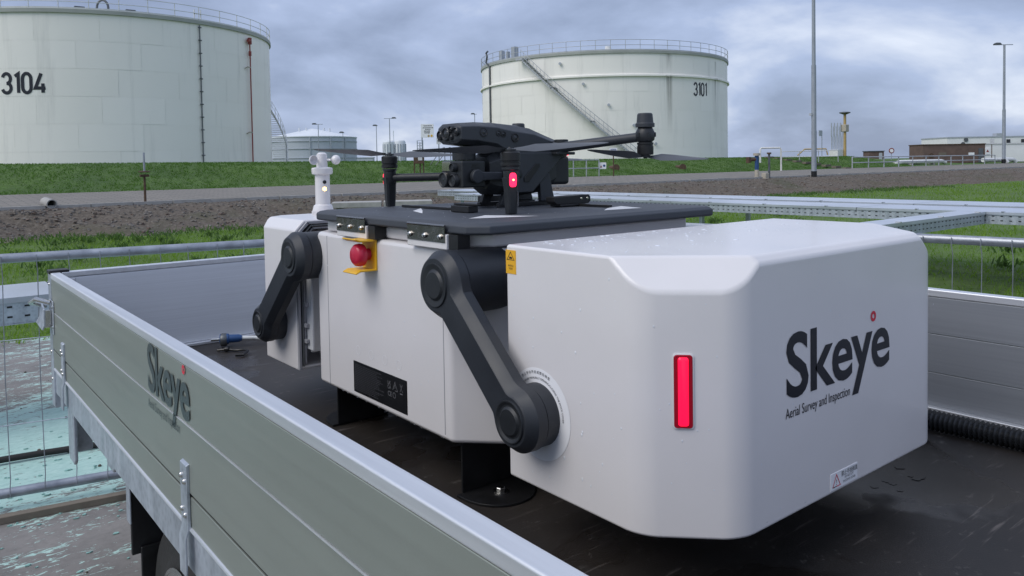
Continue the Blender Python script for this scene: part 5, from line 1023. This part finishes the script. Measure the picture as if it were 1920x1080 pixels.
sp = [((random.uniform(BX + 0.06, WX - 0.06), random.uniform(F0 + 0.02, F1 - 0.06), 1.3002), (0, 0, 1), random.uniform(0.001, 0.003), 1.1) for _ in range(60)]
drops(sp, fc_)

# ------------------------------------------------------------------ the drone (local: +x nose, +y its left, z from the pad)
Q = thing('quadcopter_drone', 'dark grey quadcopter drone with camera gimbal standing on the landing pad', 'drone', (1.35, 1.685, 1.3355), math.pi)
def qb(name, g, mat='drone_plastic', parent=None, **kw): return build(name, g, mat, parent or Q, world=False, **kw)
def octring(f, hw, z0, z1, k=0.19):
    h = z1 - z0; a, b_ = hw * k * 2, h * k
    return [(f, hw, z0 + b_), (f, hw, z1 - b_), (f, hw - a, z1), (f, -hw + a, z1), (f, -hw, z1 - b_), (f, -hw, z0 + b_), (f, -hw + a, z0), (f, hw - a, z0)]
hull = qb('fuselage', G().loft([octring(*s) for s in ((0.214, 0.044, 0.178, 0.216), (0.209, 0.054, 0.170, 0.223), (0.16, 0.062, 0.166, 0.226), (0.10, 0.062, 0.156, 0.225), (0.05, 0.061, 0.126, 0.221), (-0.03, 0.058, 0.118, 0.213), (-0.095, 0.054, 0.116, 0.192), (-0.15, 0.048, 0.124, 0.176), (-0.17, 0.040, 0.132, 0.168))]), 'drone_light', bevel=0.0025)
qb('top_hatch', G().loft([octring(*s) for s in ((0.10, 0.03, 0.215, 0.2275), (0.0, 0.032, 0.205, 0.2205), (-0.08, 0.028, 0.18, 0.1985))]), 'drone_plastic', hull, bevel=0.002)
# lens cluster on the nose
for l_, z, r_ in ((-0.034, 0.194, 0.0125), (-0.006, 0.196, 0.0180), (0.018, 0.208, 0.0085), (0.018, 0.188, 0.0085), (0.040, 0.201, 0.0115)):
    e_ = qb('sensor_lens', G().lathe([(r_, -0.02), (r_, 0.008), (r_ * 0.86, 0.0095), (r_ * 0.74, 0.006)], (0.211, l_, z), (1, 0, 0), 24), 'drone_plastic', hull)
    qb('lens_glass', G().lathe([(r_ * 0.72, 0.004), (r_ * 0.5, 0.0075), (0.001, 0.009)], (0.211, l_, z), (1, 0, 0), 20), 'glass_dark', e_)
# side vision sensors
for f_, z, r_ in ((0.145, 0.199, 0.0125), (0.096, 0.197, 0.0085), (0.080, 0.195, 0.0085), (0.040, 0.186, 0.0125)):
    for s_ in (1, -1):
        e_ = qb('vision_sensor', G().lathe([(r_, -0.012), (r_, 0.0025), (r_ * 0.8, 0.003), (r_ * 0.7, 0.001)], (f_, s_ * 0.0605, z), (0, s_, 0.05), 20), 'black', hull)
        qb('lens_glass', G().lathe([(r_ * 0.6, 0.0005), (0.001, 0.004)], (f_, s_ * 0.0605, z), (0, s_, 0.05), 16), 'glass_dark', e_)
qb('gimbal_neck', G().cyl((0.165, 0, 0.128), (0.165, 0, 0.162), 0.031, n=28).cyl((0.165, 0, 0.120), (0.165, 0, 0.1275), 0.026, n=28), 'drone_plastic', bevel=0.001)
# lower fuselage with cheek plates
low = qb('lower_body', G().loft([octring(*s) for s in ((0.115, 0.046, 0.05, 0.135), (0.09, 0.053, 0.034, 0.15), (0.0, 0.055, 0.030, 0.15), (-0.07, 0.052, 0.036, 0.15), (-0.12, 0.046, 0.055, 0.15))]), 'drone_plastic', bevel=0.003)
for s_ in (1, -1):
    qb('cheek_plate', G().prism([(0.075, 0.118), (0.075, 0.038), (-0.02, 0.038), (-0.128, 0.132), (-0.128, 0.146), (0.02, 0.146)], 'y', s_ * 0.0535, s_ * 0.061), 'drone_light', low, bevel=0.003)
    qb('side_vent', G().prism([(0.012, 0.066), (0.012, 0.078), (-0.03, 0.116), (-0.045, 0.116), (-0.045, 0.108), (-0.005, 0.066)], 'y', s_ * 0.0612, s_ * 0.0635), 'black', low, bevel=0.001)
    qb('skid_strut', G().prism([(0.07, 0.042), (0.035, 0.042), (0.055, 0.006), (0.085, 0.006)], 'y', s_ * 0.036, s_ * 0.05), 'drone_plastic', low, bevel=0.002)
    qb('skid_strut', G().prism([(-0.05, 0.07), (-0.085, 0.09), (-0.105, 0.012), (-0.055, 0.012)], 'y', s_ * 0.040, s_ * 0.055), 'drone_light', low, bevel=0.002)
    qb('skid', G().box(-0.11, 0.09, s_ * 0.043 - 0.006, s_ * 0.043 + 0.006, 0.0004, 0.012), 'black', low, bevel=0.002)
qb('battery', G().box(-0.178, -0.105, -0.04, 0.04, 0.055, 0.137), 'drone_plastic', bevel=0.01, seg=3)
qb('tail_light', G().box(-0.176, -0.150, 0.022, 0.04, 0.1375, 0.147), 'red_led', bevel=0.003)
# camera gimbal
gb = qb('gimbal_camera', G().box(0.130, 0.205, -0.048, 0.048, 0.056, 0.126), 'drone_plastic', bevel=0.005, seg=3)
for l_, z, r_ in ((-0.024, 0.077, 0.0205), (0.020, 0.075, 0.0165), (0.018, 0.109, 0.0115)):
    e_ = qb('camera_lens', G().lathe([(r_, -0.01), (r_, 0.012), (r_ * 0.9, 0.014), (r_ * 0.74, 0.010)], (0.205, l_, z), (1, 0, 0), 28), 'drone_plastic', gb)
    qb('lens_glass', G().lathe([(r_ * 0.73, 0.006), (r_ * 0.5, 0.009), (0.001, 0.0105)], (0.205, l_, z), (1, 0, 0), 24), 'glass_dark', e_)
b = NB('mirror_window'); b.set(color=(0.62, 0.58, 0.53), rough=0.08, metal=0.9); M['mirror_window'] = b.m
qb('thermal_window', G().box(0.2052, 0.2068, -0.043, -0.004, 0.100, 0.124), 'mirror_window', gb, bevel=0.0006)
for i in range(4): qb('cooling_slot', G().box(0.150, 0.176, 0.0481, 0.0488, 0.103 + i * 0.0042, 0.1052 + i * 0.0042), 'black', gb, smooth=0)
for s_ in (1, -1): qb('gimbal_yoke', G().cyl((0.165, s_ * 0.0482, 0.085), (0.165, s_ * 0.064, 0.085), 0.018, n=24).prism([(0.085, 0.075), (0.165, 0.073), (0.165, 0.097), (0.085, 0.095)], 'y', s_ * 0.052, s_ * 0.062), 'drone_light', gb, bevel=0.003)
# arms, motors, legs, propellers
def propeller(ct, ang, tilt, ln, up_=1, name='propeller', fold=0):
    hub = qb(name, G().lathe([(0.014, 0), (0.014, 0.004), (0.006, 0.006), (0.005, 0.009)], ct, (0, 0, up_), 16), 'drone_plastic')
    for i in range(2):
        a = R(ang + 180 * i + fold * (1 if i else -1)); d = Vector((math.cos(a), math.sin(a), 0)); n_ = Vector((-d.y, d.x, 0)); tl = tilt * (1 if i == 0 else -1); rings = []
        for s_, ch, tw, dz in ((0.008, 0.010, 30, 0), (0.03, 0.018, 34, 0.0), (0.055, 0.036, 30, 0.001), (0.10, 0.036, 25, 0.003), (0.15, 0.027, 21, 0.005), (0.20, 0.016, 17, 0.008), (0.215, 0.006, 15, 0.009)):
            s2 = s_ * ln / 0.215; cpt = Vector(ct) + d * s2 + Vector((0, 0, up_ * 0.004 + dz * 0.6 + math.sin(R(tl)) * s2)); w_ = (n_ * math.cos(R(tw)) + Vector((0, 0, math.sin(R(tw))))) * ch; th = Vector((0, 0, 0.0011))
            rings.append([cpt - w_ * 0.45 - th * 0.3, cpt - w_ * 0.1 + th, cpt + w_ * 0.55, cpt - w_ * 0.1 - th])
        qb('blade', G().loft(rings), 'blade', hub, smooth=60)
for s_ in (1, -1):          # front arms: low, motor above, leg below
    m = Vector((0.23, s_ * 0.278, 0)); root_ = Vector((0.04, s_ * 0.05, 0.088))
    ar = qb('front_arm', G().tube([root_, root_ + Vector((0.05, s_ * 0.05, -0.004)), m + Vector((0, 0, 0.082))], 0.0115, 16).cyl(root_ - Vector((0.01, 0, 0)), root_ + Vector((0.03, s_ * 0.035, -0.003)), 0.017, n=16), 'drone_plastic')
    qb('motor_mount', G().lathe([(0.014, 0), (0.0175, 0.008), (0.0175, 0.034), (0.0205, 0.037), (0.0205, 0.042)], m + Vector((0, 0, 0.066)), (0, 0, 1), 28), 'drone_plastic', ar)
    qb('motor', G().lathe([(0.021, 0), (0.023, 0.003), (0.023, 0.010), (0.0205, 0.011), (0.0205, 0.0135), (0.023, 0.0145), (0.023, 0.032), (0.020, 0.035), (0.007, 0.036)], m + Vector((0, 0, 0.109)), (0, 0, 1), 32), 'black', ar, smooth=30)
    lg_ = G(); lg_.loft([[(m.x + u * w_, m.y + v_ * w_ * 0.72, z) for u, v_ in ((-1, -0.7), (-0.6, -1), (0.6, -1), (1, -0.7), (1, 0.7), (0.6, 1), (-0.6, 1), (-1, 0.7))] for z, w_ in ((0.0006, 0.0125), (0.02, 0.014), (0.06, 0.0155), (0.084, 0.019))])
    le = qb('landing_leg', lg_, 'drone_plastic', ar, bevel=0.001)
    d = Vector((0.35, s_ * 0.94, 0)).normalized(); c0 = m + Vector((0, 0, 0.079)) + d * 0.0165; tn = Vector((-d.y, d.x, 0)); pts = lambda w_, h_, o: [c0 + tn * (w_ * math.copysign(abs(math.cos(R(t))) ** 0.5, math.cos(R(t)))) + Vector((0, 0, h_ * math.copysign(abs(math.sin(R(t))) ** 0.7, math.sin(R(t))))) + d * o for t in range(0, 360, 24)]
    qb('navigation_light', G().loft([pts(0.0085, 0.0165, -0.004), pts(0.0085, 0.0165, 0.002), pts(0.006, 0.013, 0.004)]), 'red_led', le)
    qb('light_core', G().lathe([(0.0022, 0), (0.001, 0.001)], c0 + d * 0.0043, d, 10), 'amber_led', le)
    qb('leg_mark', G().box(m.x - 0.012, m.x - 0.0095, m.y + s_ * 0.0125 - 0.0008, m.y + s_ * 0.0125 + 0.0008, 0.018, 0.052), 'label_grey', le)
propeller((0.23, 0.278, 0.1455), 146, 1.5, 0.225, 1, fold=9); propeller((0.23, -0.278, 0.1455), 131, -3.0, 0.225, 1, fold=3)
for s_ in (1, -1):          # rear arms: high, motor hanging below, antenna dome above
    m = Vector((-0.241, s_ * 0.27, 0)); root_ = Vector((-0.10, s_ * 0.04, 0.158))
    ar = qb('rear_arm', G().tube([root_, root_ + Vector((-0.03, s_ * 0.05, 0.004)), m + Vector((0, 0, 0.184))], [0.017, 0.0145, 0.0125], 16), 'drone_light')
    qb('arm_hinge', G().cyl((-0.125, s_ * 0.062, 0.142), (-0.125, s_ * 0.062, 0.182), 0.02, n=20).box(-0.16, -0.09, s_ * 0.062 - 0.02, s_ * 0.062 + 0.02, 0.139, 0.147), 'drone_plastic', ar, bevel=0.002)
    qb('motor_mount', G().lathe([(0.018, 0), (0.0245, 0.006), (0.026, 0.014), (0.026, 0.026), (0.021, 0.036), (0.019, 0.040)], m + Vector((0, 0, 0.168)), (0, 0, 1), 28), 'drone_plastic', ar)
    qb('antenna_dome', G().lathe([(0.0255, 0), (0.0258, 0.009), (0.0245, 0.011), (0.0225, 0.012), (0.0205, 0.034), (0.018, 0.0375), (0.004, 0.0385)], m + Vector((0, 0, 0.2085)), (0, 0, 1), 36), 'drone_light', ar, smooth=30)
    qb('motor', G().lathe([(0.008, 0), (0.021, 0.001), (0.022, 0.004), (0.022, 0.024), (0.0205, 0.025), (0.0205, 0.028), (0.022, 0.029), (0.022, 0.034)], m + Vector((0, 0, 0.1335)), (0, 0, 1), 32), 'black', ar, smooth=30)
    for a in range(0, 360, 60): qb('mount_clip', G().box(m.x + 0.0255 * math.cos(R(a)) - 0.003, m.x + 0.0255 * math.cos(R(a)) + 0.003, m.y + 0.0255 * math.sin(R(a)) - 0.003, m.y + 0.0255 * math.sin(R(a)) + 0.003, 0.182, 0.194), 'drone_plastic', ar, bevel=0.0008)
propeller((-0.241, 0.27, 0.1335), 140, -5.0, 0.165, -1, fold=16); propeller((-0.241, -0.27, 0.1335), 150, -2.0, 0.21, -1)
